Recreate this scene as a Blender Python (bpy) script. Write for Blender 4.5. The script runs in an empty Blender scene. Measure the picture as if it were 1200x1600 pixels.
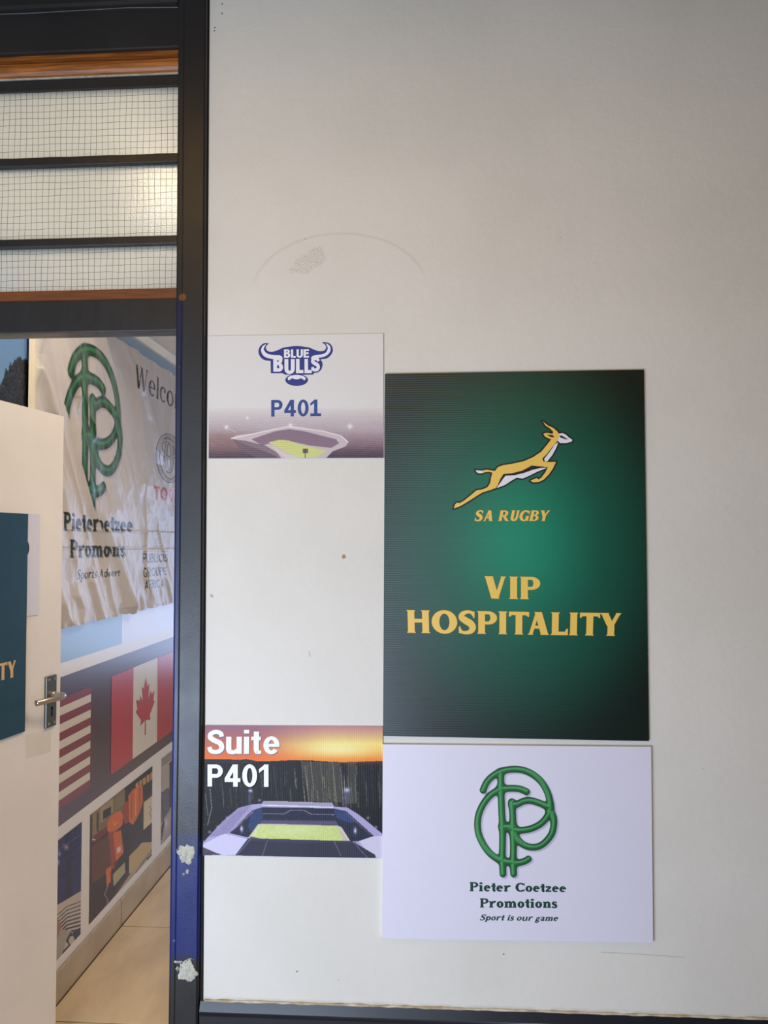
import bpy, math, random
import numpy as np
from mathutils import Vector, Matrix
from mathutils.geometry import tessellate_polygon

# ------------------------------------------------------------------ camera
SC = bpy.context.scene
COL = SC.collection
YAW, PITCH, ROLL, FOC = 0.06224976, 0.03977589, -0.00247183, 1249.07
CAMP = np.array([0.0, 0.0, 1.62])
_f = np.array([-math.sin(YAW)*math.cos(PITCH), math.cos(YAW)*math.cos(PITCH), math.sin(PITCH)])
_r = np.array([math.cos(YAW), math.sin(YAW), 0.0])
_u = np.cross(_r, _f)
RT = math.cos(ROLL)*_r + math.sin(ROLL)*_u
UP = -math.sin(ROLL)*_r + math.cos(ROLL)*_u
FW = _f
cd = bpy.data.cameras.new('camera'); cam = bpy.data.objects.new('camera', cd); COL.objects.link(cam)
cd.sensor_fit = 'HORIZONTAL'; cd.sensor_width = 36.0; cd.lens = 36.0*FOC/1200.0
cd.clip_start = 0.02
cam.matrix_world = Matrix(((RT[0], UP[0], -FW[0], CAMP[0]), (RT[1], UP[1], -FW[1], CAMP[1]),
                           (RT[2], UP[2], -FW[2], CAMP[2]), (0, 0, 0, 1)))
SC.camera = cam

# ------------------------------------------------------------------ exposure, world, lights
SC.view_settings.view_transform = 'Standard'
SC.view_settings.look = 'None'
SC.view_settings.gamma = 1.0
SC.view_settings.use_curve_mapping = False
SC.view_settings.exposure = 0.0
W = bpy.data.worlds.new('world'); SC.world = W; W.use_nodes = True
bg = W.node_tree.nodes['Background']
bg.inputs[0].default_value = (0.95, 0.98, 1.0, 1); bg.inputs[1].default_value = 0.4

def area(name, loc, target, sx, sy, power, color):
    d = bpy.data.lights.new(name, 'AREA'); d.shape = 'RECTANGLE'; d.size = sx; d.size_y = sy
    d.energy = power; d.color = color
    o = bpy.data.objects.new(name, d); COL.objects.link(o); o.location = loc
    o.rotation_euler = (Vector(target)-Vector(loc)).to_track_quat('-Z', 'Y').to_euler()
    o['kind'] = 'helper'
    return o
# daylight through the open side of the corridor, behind the camera and to its left
area('corridor_daylight', (-1.3, -0.44, 0.72), (-1.3, 1.84, 0.72), 1.8, 0.75, 60, (0.63, 0.76, 1.0))
area('corridor_sky_light', (-0.95, -0.44, 1.85), (-0.95, 1.84, 1.85), 2.2, 1.1, 12, (0.74, 0.88, 1.0))
# daylight through the glazed far end of the suite
area('suite_window_light', (0.3, 6.95, 1.32), (0.2, 3.0, 1.2), 2.6, 1.5, 33, (0.47, 0.62, 1.0))
# ceiling panel of the suite
area('suite_ceiling_light', (0.25, 2.45, 2.92), (0.0, 2.6, 0.0), 0.6, 0.6, 21, (1.0, 0.80, 0.60))
area('corridor_warm_fill', (-0.25, 0.45, 2.90), (-0.2, 0.6, 0.0), 2.0, 1.1, 11, (1.0, 0.54, 0.10))  # unseen warm fill, added to lift and warm the upper wall

# ------------------------------------------------------------------ projection helpers (planes of the real walls)
def ray(x, y):
    x = np.asarray(x, float); y = np.asarray(y, float)
    return (x[..., None]-600)/FOC*RT + (800-y[..., None])/FOC*UP + FW
class Plane:
    """A wall or board plane; a point is found where the sight line of a measured spot meets it."""
    def __init__(s, p, n): s.p = np.array(p, float); s.n = np.array(n, float)/np.linalg.norm(n)
    def __call__(s, x, y, off=0.0):
        d = ray(x, y); q = s.p + s.n*off
        t = ((q-CAMP)@s.n)/(d@s.n)
        return CAMP + d*t[..., None]
def project(P):
    v = np.asarray(P)-CAMP
    w = v@FW
    return 600+FOC*(v@RT)/w, 800-FOC*(v@UP)/w
YW = 1.84                                     # face of the corridor wall
WALL = Plane((0, YW, 0), (0, -1, 0))
XR = -1.345                                   # face of the suite's left wall
SIDE = Plane((XR, 0, 0), (1, 0, 0))

# ------------------------------------------------------------------ object helpers
def tag(o, label=None, cat=None, group=None, kind=None):
    for k, v in (('label', label), ('category', cat), ('group', group), ('kind', kind)):
        if v: o[k] = v
    return o
def empty(name, loc, **k):
    o = bpy.data.objects.new(name, None); COL.objects.link(o); o.location = loc
    o.empty_display_size = 0.05
    return tag(o, **k)
def wloc(o):
    v = Vector((0, 0, 0))
    while o: v += o.location; o = o.parent
    return v
def mesh(name, verts, faces, mat, parent=None, smooth=False, cols=None, loc=None, **k):
    verts = np.asarray(verts, float).reshape(-1, 3)
    org = np.array(wloc(parent)) if parent else np.zeros(3)
    off = np.array(loc if loc is not None else org, float)
    me = bpy.data.meshes.new(name)
    me.from_pydata((verts-off).tolist(), [], [tuple(int(i) for i in f) for f in faces])
    if smooth: me.polygons.foreach_set('use_smooth', [True]*len(me.polygons))
    if cols is not None:
        a = me.color_attributes.new('print', 'FLOAT_COLOR', 'POINT')
        c = np.ones((len(verts), 4), np.float32); c[:, :3] = srgb(np.clip(cols, 0, 255))
        a.data.foreach_set('color', c.ravel())
    me.update()
    if mat: me.materials.append(mat)
    o = bpy.data.objects.new(name, me); COL.objects.link(o)
    if parent: o.parent = parent
    o.location = (off-org) if loc is not None or not parent else (0, 0, 0)
    return tag(o, **k)
def srgb(c):
    c = np.asarray(c, float)/255.0
    return np.where(c <= 0.04045, c/12.92, ((c+0.055)/1.055)**2.4)
def box(x0, x1, y0, y1, z0, z1, b=0.0):
    """verts, faces of a box whose edges are chamfered by b"""
    if b <= 0:
        v = [(x, y, z) for x in (x0, x1) for y in (y0, y1) for z in (z0, z1)]
        return v, [(0, 1, 3, 2), (4, 6, 7, 5), (0, 4, 5, 1), (2, 3, 7, 6), (0, 2, 6, 4), (1, 5, 7, 3)]
    import bmesh
    bm = bmesh.new(); bmesh.ops.create_cube(bm, size=1)
    for q in bm.verts:
        q.co = ((x0+x1)/2+q.co.x*(x1-x0), (y0+y1)/2+q.co.y*(y1-y0), (z0+z1)/2+q.co.z*(z1-z0))
    bmesh.ops.bevel(bm, geom=bm.edges[:], offset=b, segments=2, affect='EDGES', profile=0.6)
    v = [tuple(q.co) for q in bm.verts]; f = [[q.index for q in p.verts] for p in bm.faces]
    bm.free(); return v, f
def join(parts):
    V, F = [], []
    for v, f in parts:
        n = len(V); V += [tuple(q) for q in v]; F += [tuple(i+n for i in p) for p in f]
    return V, F
def extrude_x(profile, x0, x1):
    n = len(profile)
    v = [(x0, y, z) for y, z in profile]+[(x1, y, z) for y, z in profile]
    f = [(i, (i+1) % n, n+(i+1) % n, n+i) for i in range(n)]+[tuple(range(n))[::-1], tuple(range(n, 2*n))]
    return v, f
def tube(pts, rad, seg=16):
    pts = [Vector(p) for p in pts]; V, F = [], []
    rad = rad if isinstance(rad, (list, tuple)) else [rad]*len(pts)
    ref = Vector((0, 0, 1))
    for i, p in enumerate(pts):
        d = (pts[min(i+1, len(pts)-1)]-pts[max(i-1, 0)]).normalized()
        a = d.cross(ref)
        if a.length < 1e-4: a = d.cross(Vector((1, 0, 0)))
        a.normalize(); b = d.cross(a)
        for k in range(seg):
            t = 2*math.pi*k/seg
            V.append(tuple(p+(a*math.cos(t)+b*math.sin(t))*rad[i]))
    for i in range(len(pts)-1):
        for k in range(seg):
            F.append((i*seg+k, i*seg+(k+1) % seg, (i+1)*seg+(k+1) % seg, (i+1)*seg+k))
    F.append(tuple(range(seg))[::-1]); F.append(tuple(range((len(pts)-1)*seg, len(pts)*seg)))
    return V, F

# ------------------------------------------------------------------ materials
def mat(name, rgb, rough=0.5, metal=0.0, spec=0.5, coat=0.0, vcol=False, build=None, raw=False):
    m = bpy.data.materials.new(name); m.use_nodes = True
    nt = m.node_tree; b = nt.nodes['Principled BSDF']
    c = rgb if raw else tuple(srgb(rgb))
    b.inputs['Base Color'].default_value = (*c, 1)
    b.inputs['Roughness'].default_value = rough
    b.inputs['Metallic'].default_value = metal
    b.inputs['Specular IOR Level'].default_value = spec
    b.inputs['Coat Weight'].default_value = coat
    if vcol:
        a = nt.nodes.new('ShaderNodeAttribute'); a.attribute_name = 'print'
        nt.links.new(a.outputs['Color'], b.inputs['Base Color'])
    if build: build(nt, b)
    return m
class N:
    """small node-graph writer"""
    def __init__(s, nt): s.nt = nt
    def new(s, t, **k):
        n = s.nt.nodes.new(t)
        for a, v in k.items(): setattr(n, a, v)
        return n
    def link(s, a, b): s.nt.links.new(a, b)
    def pos(s): return s.new('ShaderNodeNewGeometry').outputs['Position']
    def xyz(s, v):
        n = s.new('ShaderNodeSeparateXYZ'); s.link(v, n.inputs[0]); return n.outputs
    def m(s, op, a, b=None, c=None, clamp=False):
        n = s.new('ShaderNodeMath', operation=op, use_clamp=clamp)
        for i, v in enumerate((a, b, c)):
            if v is None: continue
            if isinstance(v, (int, float)): n.inputs[i].default_value = v
            else: s.link(v, n.inputs[i])
        return n.outputs[0]
    def smooth(s, v, lo, hi):
        n = s.new('ShaderNodeMapRange', interpolation_type='SMOOTHSTEP')
        s.link(v, n.inputs[0]); n.inputs[1].default_value = lo; n.inputs[2].default_value = hi
        return n.outputs[0]
    def noise(s, scale, detail=3, rough=0.5, vec=None, stretch=None):
        n = s.new('ShaderNodeTexNoise'); n.inputs['Scale'].default_value = scale
        n.inputs['Detail'].default_value = detail; n.inputs['Roughness'].default_value = rough
        v = vec if vec is not None else s.pos()
        if stretch:
            mp = s.new('ShaderNodeMapping'); mp.inputs['Scale'].default_value = stretch
            s.link(v, mp.inputs[0]); v = mp.outputs[0]
        s.link(v, n.inputs['Vector']); return n.outputs[0]
    def mix(s, f, a, b):
        n = s.new('ShaderNodeMix', data_type='RGBA')
        for i, v in ((0, f), (6, a), (7, b)):
            if isinstance(v, (int, float)): n.inputs[i].default_value = v
            elif isinstance(v, tuple): n.inputs[i].default_value = (*srgb(v), 1)
            else: s.link(v, n.inputs[i])
        return n.outputs[2]
    def bump(s, h, strength, dist, bsdf):
        n = s.new('ShaderNodeBump'); n.inputs['Strength'].default_value = strength
        n.inputs['Distance'].default_value = dist; s.link(h, n.inputs['Height'])
        s.link(n.outputs[0], bsdf.inputs['Normal'])
def wall_paint(nt, b):
    n = N(nt); P = n.pos(); X, Y, Z = n.xyz(P)
    base = n.mix(n.smooth(n.noise(3.0, 4), 0.35, 0.7), (231, 226, 215), (225, 220, 208))
    # faint ring left by an old round notice, and a rubbed patch inside it
    cx, cz, rx, rz = WALL(530., 455.)[0], WALL(530., 455.)[2], 0.205, 0.137
    ex = n.m('DIVIDE', n.m('SUBTRACT', X, float(cx)), rx); ez = n.m('DIVIDE', n.m('SUBTRACT', Z, float(cz)), rz)
    rr = n.m('SQRT', n.m('ADD', n.m('MULTIPLY', ex, ex), n.m('MULTIPLY', ez, ez)))
    ring = n.smooth(n.m('ABSOLUTE', n.m('SUBTRACT', rr, 1.0)), 0.035, 0.0)
    ring = n.m('MULTIPLY', ring, n.smooth(Z, float(cz), float(cz)+0.08))
    base = n.mix(n.m('MULTIPLY', ring, 0.16), base, (150, 135, 118))
    q = WALL(484., 408.); px = n.m('DIVIDE', n.m('SUBTRACT', X, float(q[0])), 0.045)
    pz = n.m('DIVIDE', n.m('SUBTRACT', n.m('SUBTRACT', Z, float(q[2])), n.m('MULTIPLY', n.m('SUBTRACT', X, float(q[0])), 0.5)), 0.028)
    pr = n.m('SQRT', n.m('ADD', n.m('MULTIPLY', px, px), n.m('MULTIPLY', pz, pz)))
    pr = n.m('ADD', pr, n.m('MULTIPLY', n.m('SUBTRACT', n.noise(35, 3), 0.5), 0.9))
    spk = n.smooth(n.noise(420, 2, 0.6), 0.42, 0.62)
    base = n.mix(n.m('MULTIPLY', n.m('MULTIPLY', n.smooth(pr, 1.05, 0.8), spk), 0.30), base, (120, 112, 98))
    # small specks of dirt
    v = n.new('ShaderNodeTexVoronoi'); v.inputs['Scale'].default_value = 9.0; n.link(P, v.inputs['Vector'])
    base = n.mix(n.m('MULTIPLY', n.smooth(v.outputs['Distance'], 0.022, 0.010), 0.35), base, (110, 95, 75))
    # grime line just above the bottom rail and along the post
    g = n.m('MULTIPLY', n.smooth(Z, 0.592, 0.578), n.smooth(n.noise(40, 4), 0.25, 0.6))
    base = n.mix(n.m('MULTIPLY', g, 0.55), base, (168, 148, 112))
    n.link(base, b.inputs['Base Color'])
    h = n.m('ADD', n.m('MULTIPLY', n.noise(330, 3, 0.6), 0.35), n.m('MULTIPLY', n.noise(45, 3), 1.0))
    n.bump(h, 0.2, 0.004, b)
def dark_paint(blue=False):
    def f(nt, b):
        n = N(nt); P = n.pos(); X, Y, Z = n.xyz(P)
        c = n.mix(n.smooth(n.noise(6, 4), 0.3, 0.7), (42, 42, 43), (36, 36, 38))
        if blue:
            w = n.m('MULTIPLY', n.m('SUBTRACT', n.noise(30, 3), 0.5), 0.012)
            xs = n.m('ADD', n.m('ADD', X, w), n.m('MULTIPLY', n.m('MAXIMUM', n.m('SUBTRACT', 1.9, Z), 0.0), 0.013))
            left = n.m('MULTIPLY', n.smooth(xs, -0.5835, -0.5865), n.smooth(Z, 2.197, 2.190))
            low = n.m('MULTIPLY', n.smooth(n.m('ADD', Z, n.m('MULTIPLY', w, 5.0)), 0.975, 0.905), n.smooth(n.m('ADD', Z, n.m('MULTIPLY', w, 4.0)), 0.668, 0.690))
            bl = n.m('MAXIMUM', n.m('MULTIPLY', left, n.smooth(Z, 0.60, 0.70)), low)
            blc = n.mix(n.smooth(Z, 1.9, 1.1), (26, 30, 60), (18, 34, 100))
            c = n.mix(bl, c, blc)
            sc = n.m('MULTIPLY', n.smooth(n.noise(90, 3, 0.6), 0.70, 0.76), bl)
            c = n.mix(n.m('MULTIPLY', sc, 0.5), c, (150, 140, 150))
            q = WALL(288., 467.)
            dx = n.m('DIVIDE', n.m('SUBTRACT', X, float(q[0])), 0.009); dz = n.m('DIVIDE', n.m('SUBTRACT', Z, float(q[2])), 0.009)
            rr = n.m('ADD', n.m('MULTIPLY', dx, dx), n.m('MULTIPLY', dz, dz))
            c = n.mix(n.smooth(n.m('ADD', rr, n.m('MULTIPLY', w, 60)), 1.2, 0.7), c, (120, 72, 40))
        n.link(c, b.inputs['Base Color'])
        n.link(n.m('ADD', n.m('MULTIPLY', n.noise(12, 3), 0.18), 0.26), b.inputs['Roughness'])
        n.bump(n.m('ADD', n.noise(25, 3, vec=P, stretch=(1, 1, 0.25)), n.m('MULTIPLY', n.noise(300, 2), 0.12)), 0.35, 0.004, b)
    return f
def flutes(axis, pitch, strength, base=None):
    """corrugated plastic board: fine flutes showing through the print"""
    def f(nt, b):
        n = N(nt); X, Y, Z = n.xyz(n.pos()); a = {'x': X, 'z': Z}[axis]
        wv = n.m('SINE', n.m('MULTIPLY', a, 2*math.pi/pitch))
        n.bump(n.m('ADD', n.m('MULTIPLY', wv, 0.5), n.m('MULTIPLY', n.noise(700, 2), 0.35)), strength, 0.0006, b)
        if base: base(n, b, X, Z)
    return f
def wood(nt, b):
    n = N(nt)
    g = n.noise(14, 5, 0.65, stretch=(0.6, 14, 14))
    c = n.mix(n.smooth(g, 0.3, 0.7), (122, 66, 22), (186, 116, 52)); n.link(c, b.inputs['Base Color'])
    n.bump(g, 0.2, 0.002, b)
def wood_dull(nt, b):
    n = N(nt)
    g = n.noise(14, 5, 0.65, stretch=(0.6, 14, 14))
    c = n.mix(n.smooth(g, 0.3, 0.7), (100, 54, 24), (128, 72, 32)); n.link(c, b.inputs['Base Color'])
    n.bump(g, 0.2, 0.002, b)
def plaster(a, c_, s=8.0):
    def f(nt, b):
        n = N(nt); n.link(n.mix(n.smooth(n.noise(s, 3), 0.3, 0.7), a, c_), b.inputs['Base Color'])
        n.bump(n.noise(260, 3), 0.25, 0.002, b)
    return f
def tile_look(nt, b):
    n = N(nt)
    g = n.noise(3.0, 5, 0.55, stretch=(2.0, 0.7, 1))
    c = n.mix(n.smooth(g, 0.35, 0.68), (226, 202, 160), (205, 180, 140)); n.link(c, b.inputs['Base Color'])
    n.bump(n.noise(60, 3), 0.08, 0.002, b)
M = {}
M['wall'] = mat('wall_paint', (230, 226, 216), 0.55, build=wall_paint, spec=0.35)
M['frame'] = mat('dark_frame_paint', (46, 46, 48), 0.35, build=dark_paint())
M['post'] = mat('dark_and_blue_post_paint', (46, 46, 48), 0.35, build=dark_paint(True))
M['rail'] = mat('glossy_rail_paint', (30, 33, 42), 0.30, build=None, coat=0.35)
M['rail'].node_tree.nodes['Principled BSDF'].inputs['Coat Roughness'].default_value = 0.10
M['groove'] = mat('groove_black', (14, 12, 11), 0.8)
M['wood'] = mat('varnished_wood', (165, 98, 42), 0.42, build=wood, coat=0.0)
M['wood2'] = mat('dull_wood', (135, 75, 34), 0.45, build=wood_dull)
M['ceil'] = mat('ceiling_plaster', (238, 234, 224), 0.8, build=plaster((240, 236, 226), (232, 227, 216)))
M['roomwall'] = mat('suite_wall_paint', (236, 232, 224), 0.7, build=plaster((238, 234, 226), (230, 226, 217)))
M['corridor'] = mat('corridor_paint', (205, 192, 170), 0.8, build=plaster((134, 112, 82), (124, 102, 74)))
M['corrfloor'] = mat('corridor_floor', (150, 142, 130), 0.6, build=plaster((150, 126, 92), (140, 116, 84)))
M['tile'] = mat('beige_floor_tile', (215, 190, 150), 0.30, build=tile_look)
M['grout'] = mat('grout', (150, 128, 96), 0.9, build=plaster((104, 84, 60), (88, 70, 50), 40))
M['skirt'] = mat('skirting_tile', (186, 166, 138), 0.35, build=plaster((190, 172, 144), (176, 158, 130)))
M['cornice'] = mat('cream_cornice', (238, 228, 200), 0.5, build=plaster((240, 231, 205), (230, 220, 192)))
M['door'] = mat('cream_door_paint', (233, 220, 200), 0.42, build=plaster((236, 231, 225), (229, 224, 217), 3.0))
M['doorpatch'] = mat('touched_up_paint', (222, 214, 203), 0.5, build=plaster((224, 217, 206), (216, 208, 197), 6))
M['steel'] = mat('brushed_steel', (190, 185, 176), 0.26, metal=1.0)
M['steelplate'] = mat('dull_steel_plate', (120, 122, 116), 0.34, metal=1.0)
M['black'] = mat('black_hole', (8, 8, 8), 0.9)
M['filler'] = mat('dried_filler', (194, 190, 174), 0.85, build=plaster((200, 197, 180), (172, 168, 150), 90))
M['wire'] = mat('wire_in_glass', (92, 90, 84), 0.5)
M['photo'] = mat('printed_photo', (200, 200, 200), 0.45, spec=0.25, vcol=True, build=flutes('x', 0.0042, 0.35))
M['photo_h'] = mat('printed_photo_matt', (200, 200, 200), 0.42, vcol=True, build=flutes('z', 0.0045, 0.25))
M['vinylphoto'] = mat('printed_vinyl_photo', (200, 200, 200), 0.26, spec=0.3, vcol=True)
M['flatprint'] = mat('printed_emblem', (200, 200, 200), 0.4, vcol=True)
def ink(name, rgb, rough=0.4, bld=None): 
    M[name] = mat(name, rgb, rough, build=bld); return M[name]
def vinyl(nt, b):
    n = N(nt); n.bump(n.noise(160, 3), 0.22, 0.0015, b); b.inputs['Coat Weight'].default_value = 0.5; b.inputs['Coat Roughness'].default_value = 0.30
ink('white_board', (230, 226, 221), 0.42, flutes('z', 0.0045, 0.06))
ink('lavender_board', (231, 227, 240), 0.40, flutes('z', 0.0045, 0.06))
ink('board_edge', (215, 212, 208))
ink('navy', (36, 52, 132)); ink('royal', (38, 70, 140)); ink('gold', (248, 206, 96)); ink('ink_dark', (24, 28, 20))
ink('ink_white', (240, 238, 242)); ink('sign_white', (244, 244, 252)); ink('letter_shadow', (92, 50, 66))
ink('letter_edge', (150, 110, 40)); ink('dgreen', (18, 66, 52)); ink('door_gold', (214, 180, 120))
ink('vinyl_white', (232, 228, 222), 0.26, vinyl); ink('vinyl_lav', (222, 226, 240), 0.22, vinyl); ink('vinyl_blue', (128, 166, 200), 0.22, vinyl)
ink('vinyl_maroon', (66, 30, 42), 0.24, vinyl); ink('vinyl_red', (186, 28, 42), 0.25, vinyl); ink('vinyl_stripe', (128, 22, 44), 0.25, vinyl)
ink('vinyl_flagwhite', (222, 214, 200), 0.25, vinyl); ink('vinyl_canton', (40, 40, 96), 0.25, vinyl)
def green_grad(cx, cz, s, edge, mid, ctr):
    def g(n, b, X, Z):
        dx = n.m('DIVIDE', n.m('SUBTRACT', X, float(cx)), s*0.95); dz = n.m('DIVIDE', n.m('SUBTRACT', Z, float(cz)), s*1.25)
        r = n.m('SQRT', n.m('ADD', n.m('MULTIPLY', dx, dx), n.m('MULTIPLY', dz, dz)))
        c = n.mix(n.smooth(r, 0.0, 0.60), ctr, mid)
        c = n.mix(n.smooth(r, 0.42, 1.12), c, edge)
        n.link(c, b.inputs['Base Color'])
    return g
_c = WALL(812., 845.)
M['green'] = mat('green_gradient_board', (10, 70, 50), 0.34, spec=0.7, build=flutes('z', 0.0052, 0.26, green_grad(_c[0], _c[2], 0.36, (4, 28, 22), (0, 90, 68), (0, 142, 106))))
M['green_edge'] = ink('green_edge', (20, 50, 40))
M['doorgreen'] = mat('blue_green_board', (22, 66, 86), 0.32, build=flutes('z', 0.0052, 0.35))
def cloth_mat(nt, b):
    n = N(nt)
    b.inputs['Sheen Weight'].default_value = 0.15
    n.bump(n.noise(30, 4, 0.6), 0.25, 0.01, b)
M['cloth'] = mat('satin_banner_cloth', (225, 220, 215), 0.33, vcol=True, build=cloth_mat, spec=0.6)
def glass_mat():
    m = bpy.data.materials.new('pebbled_wired_glass'); m.use_nodes = True; nt = m.node_tree
    b = nt.nodes['Principled BSDF']; out = nt.nodes['Material Output']; n = N(nt)
    b.inputs['Base Color'].default_value = (0.93, 0.96, 0.93, 1); b.inputs['Roughness'].default_value = 0.30
    b.inputs['Transmission Weight'].default_value = 1.0; b.inputs['IOR'].default_value = 1.2
    n.bump(n.noise(300, 2, 0.5), 0.8, 0.004, b)
    d = n.new('ShaderNodeBsdfDiffuse'); d.inputs[0].default_value = (0.72, 0.74, 0.68, 1)
    t = n.new('ShaderNodeBsdfTranslucent'); t.inputs[0].default_value = (0.84, 0.86, 0.84, 1)
    a1 = n.new('ShaderNodeMixShader'); a1.inputs[0].default_value = 0.5; n.link(d.outputs[0], a1.inputs[1]); n.link(t.outputs[0], a1.inputs[2])
    a2 = n.new('ShaderNodeMixShader'); a2.inputs[0].default_value = 0.55; n.link(b.outputs[0], a2.inputs[1]); n.link(a1.outputs[0], a2.inputs[2])
    n.link(a2.outputs[0], out.inputs[0]); return m
M['glass'] = glass_mat()

# ------------------------------------------------------------------ lettering: serif glyphs drawn as polygons, sans glyphs from the built-in font
def R_(x0, y0, x1, y1): return [(x0, y0), (x1, y0), (x1, y1), (x0, y1)]
def diag(xa, ya, xb, yb, w): return [(xa-w/2, ya), (xa+w/2, ya), (xb+w/2, yb), (xb-w/2, yb)]
def ring(cx, cy, rx, ry, wx, ty, a0=0, a1=360, n=40):
    k = max(4, int(n*abs(a1-a0)/360)); out = []; P = []
    for i in range(k+1):
        t = math.radians(a0+(a1-a0)*i/k)
        P.append(((cx+rx*math.cos(t), cy+ry*math.sin(t)), (cx+(rx-wx)*math.cos(t), cy+(ry-ty)*math.sin(t))))
    for i in range(k): out.append([P[i][0], P[i+1][0], P[i+1][1], P[i][1]])
    return out
def catmull(pts, n=8):
    pts = [tuple(map(float, p)) for p in pts]; q = [pts[0]]+pts+[pts[-1]]; out = []
    for i in range(1, len(q)-2):
        a, b, c, d = (np.array(q[j]) for j in (i-1, i, i+1, i+2))
        for k in range(n):
            t = k/n
            out.append(0.5*((2*b)+(-a+c)*t+(2*a-5*b+4*c-d)*t*t+(-a+3*b-3*c+d)*t**3))
    out.append(np.array(pts[-1])); return out
def vs(pts, n=6):
    """stroke with a width at every point"""
    s = catmull(pts, n); L = []
    for i, p in enumerate(s):
        d = s[min(i+1, len(s)-1)][:2]-s[max(i-1, 0)][:2]; d = d/(np.linalg.norm(d)+1e-9)
        nn = np.array([-d[1], d[0]])*p[2]/2
        L.append((tuple(p[:2]+nn), tuple(p[:2]-nn)))
    return [[L[i][0], L[i+1][0], L[i+1][1], L[i][1]] for i in range(len(L)-1)]
def serif_glyph(ch, w, t, s, h):
    xh = 0.68
    P = []
    def stem(x, y0, y1, top=1, bot=1, ww=w):
        P.append(R_(x, y0, x+ww, y1))
        if bot: P.append([(x-s, y0), (x+ww+s, y0), (x+ww+s*0.35, y0+h), (x-s*0.35, y0+h)])
        if top == 1: P.append([(x-s*0.35, y1-h), (x+ww+s*0.35, y1-h), (x+ww+s, y1), (x-s, y1)])
        if top == 2: P.append([(x-s, y1), (x+ww/2, y1), (x+ww/2, y1-h), (x-s, y1-h)])
    def foot(x, ww, y=0.0): P.append([(x-ww/2-s, y), (x+ww/2+s, y), (x+ww/2+s*.4, y+h), (x-ww/2-s*.4, y+h)])
    def head(x, ww, y): P.append([(x-ww/2-s*.4, y-h), (x+ww/2+s*.4, y-h), (x+ww/2+s, y), (x-ww/2-s, y)])
    if ch == 'H': stem(s, 0, 1); stem(.95-s-w, 0, 1); P.append(R_(s+w, .46, .95-s-w, .46+t*1.2)); return .95, P
    if ch == 'I': stem(s, 0, 1); return w+2*s, P
    if ch == 'O': P += ring(.52, .5, .52, .52, w*1.15, t*1.15); return 1.04, P
    if ch in 'S':
        P += vs([(.60, .80, t*.8), (.52, .93, t), (.34, .96, t*1.1), (.15, .86, w*.75), (.13, .70, w), (.30, .56, w*1.1), (.48, .44, w*1.1), (.56, .27, w), (.48, .10, w*.75), (.28, .04, t*1.1), (.10, .08, t), (.03, .22, t*.8)])
        P += [R_(.58, .70, .64, .98), R_(.0, .02, .06, .31)]; return .68, P
    if ch in 'PR':
        stem(s, 0, 1); x = s+w; P += [R_(x, 1-t, x+.14, 1), R_(x, .42, x+.14, .42+t)] + ring(x+.14, .71, .30+w*.2, .29, w, t, -90, 90)
        if ch == 'R': P.append(diag(x+.50, 0, x+.18, .46, w*1.05)); foot(x+.52, w); return x+.68, P
        return x+.48, P
    if ch == 'B':
        stem(s, 0, 1); x = s+w
        P += [R_(x, 1-t, x+.12, 1), R_(x, .48, x+.16, .48+t), R_(x, 0, x+.16, t)] + ring(x+.12, .755, .27+w*.2, .245, w*.9, t, -90, 90) + ring(x+.16, .275, .31+w*.2, .275, w, t, -90, 90)
        return x+.52, P
    if ch == 'T':
        stem(.41-w/2, 0, 1, top=0); P += [R_(0.02, 1-t*1.15, .80, 1), [(0.0, .78), (.05, .78), (.13, 1-t), (.0, 1)], [(.82, .78), (.77, .78), (.69, 1-t), (.82, 1)]]; return .82, P
    if ch == 'A':
        P += [diag(.16, 0, .44, 1, t*1.1), diag(.74, 0, .46, 1, w*1.1), R_(.24, .27, .66, .27+t)]; foot(.16, t); foot(.74, w); return .90+s, P
    if ch == 'V':
        P += [diag(.42, 0, .16, 1, w*1.15), diag(.46, 0, .74, 1, t*1.2)]; head(.16, w, 1); head(.74, t, 1); return .90, P
    if ch == 'Y':
        P += [diag(.42, .42, .15, 1, w*1.1), diag(.44, .42, .72, 1, t*1.3)]; stem(.43-w/2, 0, .46, top=0); head(.15, w, 1); head(.72, t, 1); return .86, P
    if ch == 'L':
        stem(s, 0, 1); P += [R_(s+w, 0, .68, t*1.15), [(.70, 0), (.70, .28), (.64, .28), (.58, t)]]; return .70, P
    if ch == 'U':
        P += [R_(s, .3, s+w, 1)]+ring(s+.33, .32, .33, .34, w, t*1.3, 180, 360)+[R_(s+.66-w*.75, .3, s+.66, 1)]; head(s+w/2, w, 1); head(s+.66-w*.37, w*.7, 1); return .66+2*s, P
    if ch in 'CG':
        P += ring(.5, .5, .5, .52, w*1.1, t*1.15, 42, 318); P.append(R_(.80, .64, .87, .98))
        if ch == 'G': P += [R_(.87-w, .03, .87, .45)]; P.append([(.87-w-s, .47), (.87+s, .47), (.87+s*.4, .47-h), (.87-w-s*.4, .47-h)])
        else: P.append(R_(.80, .04, .87, .30))
        return .90, P
    if ch == 'W':
        P += [diag(.34, 0, .12, 1, w), diag(.36, 0, .58, 1, t*1.1), diag(.82, 0, .58, 1, w), diag(.84, 0, 1.08, 1, t*1.1)]
        for x in (.12, .58, 1.08): head(x, w*.8, 1)
        return 1.2, P
    if ch == 'i': stem(s, 0, xh, top=2); P += ring(s+w/2, .88, w*.62, .11, w*.6, .108, 0, 360, 16); return w+2*s, P
    if ch == 'l': stem(s, 0, 1, top=2); return w+2*s, P
    if ch == 'r': stem(s, 0, xh, top=2); P += vs([(s+w*.8, .40, t), (s+w+.08, .60, t*1.2), (s+w+.20, .62, w*.9), (s+w+.26, .55, w*.8)]); return s+w+.33, P
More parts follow.
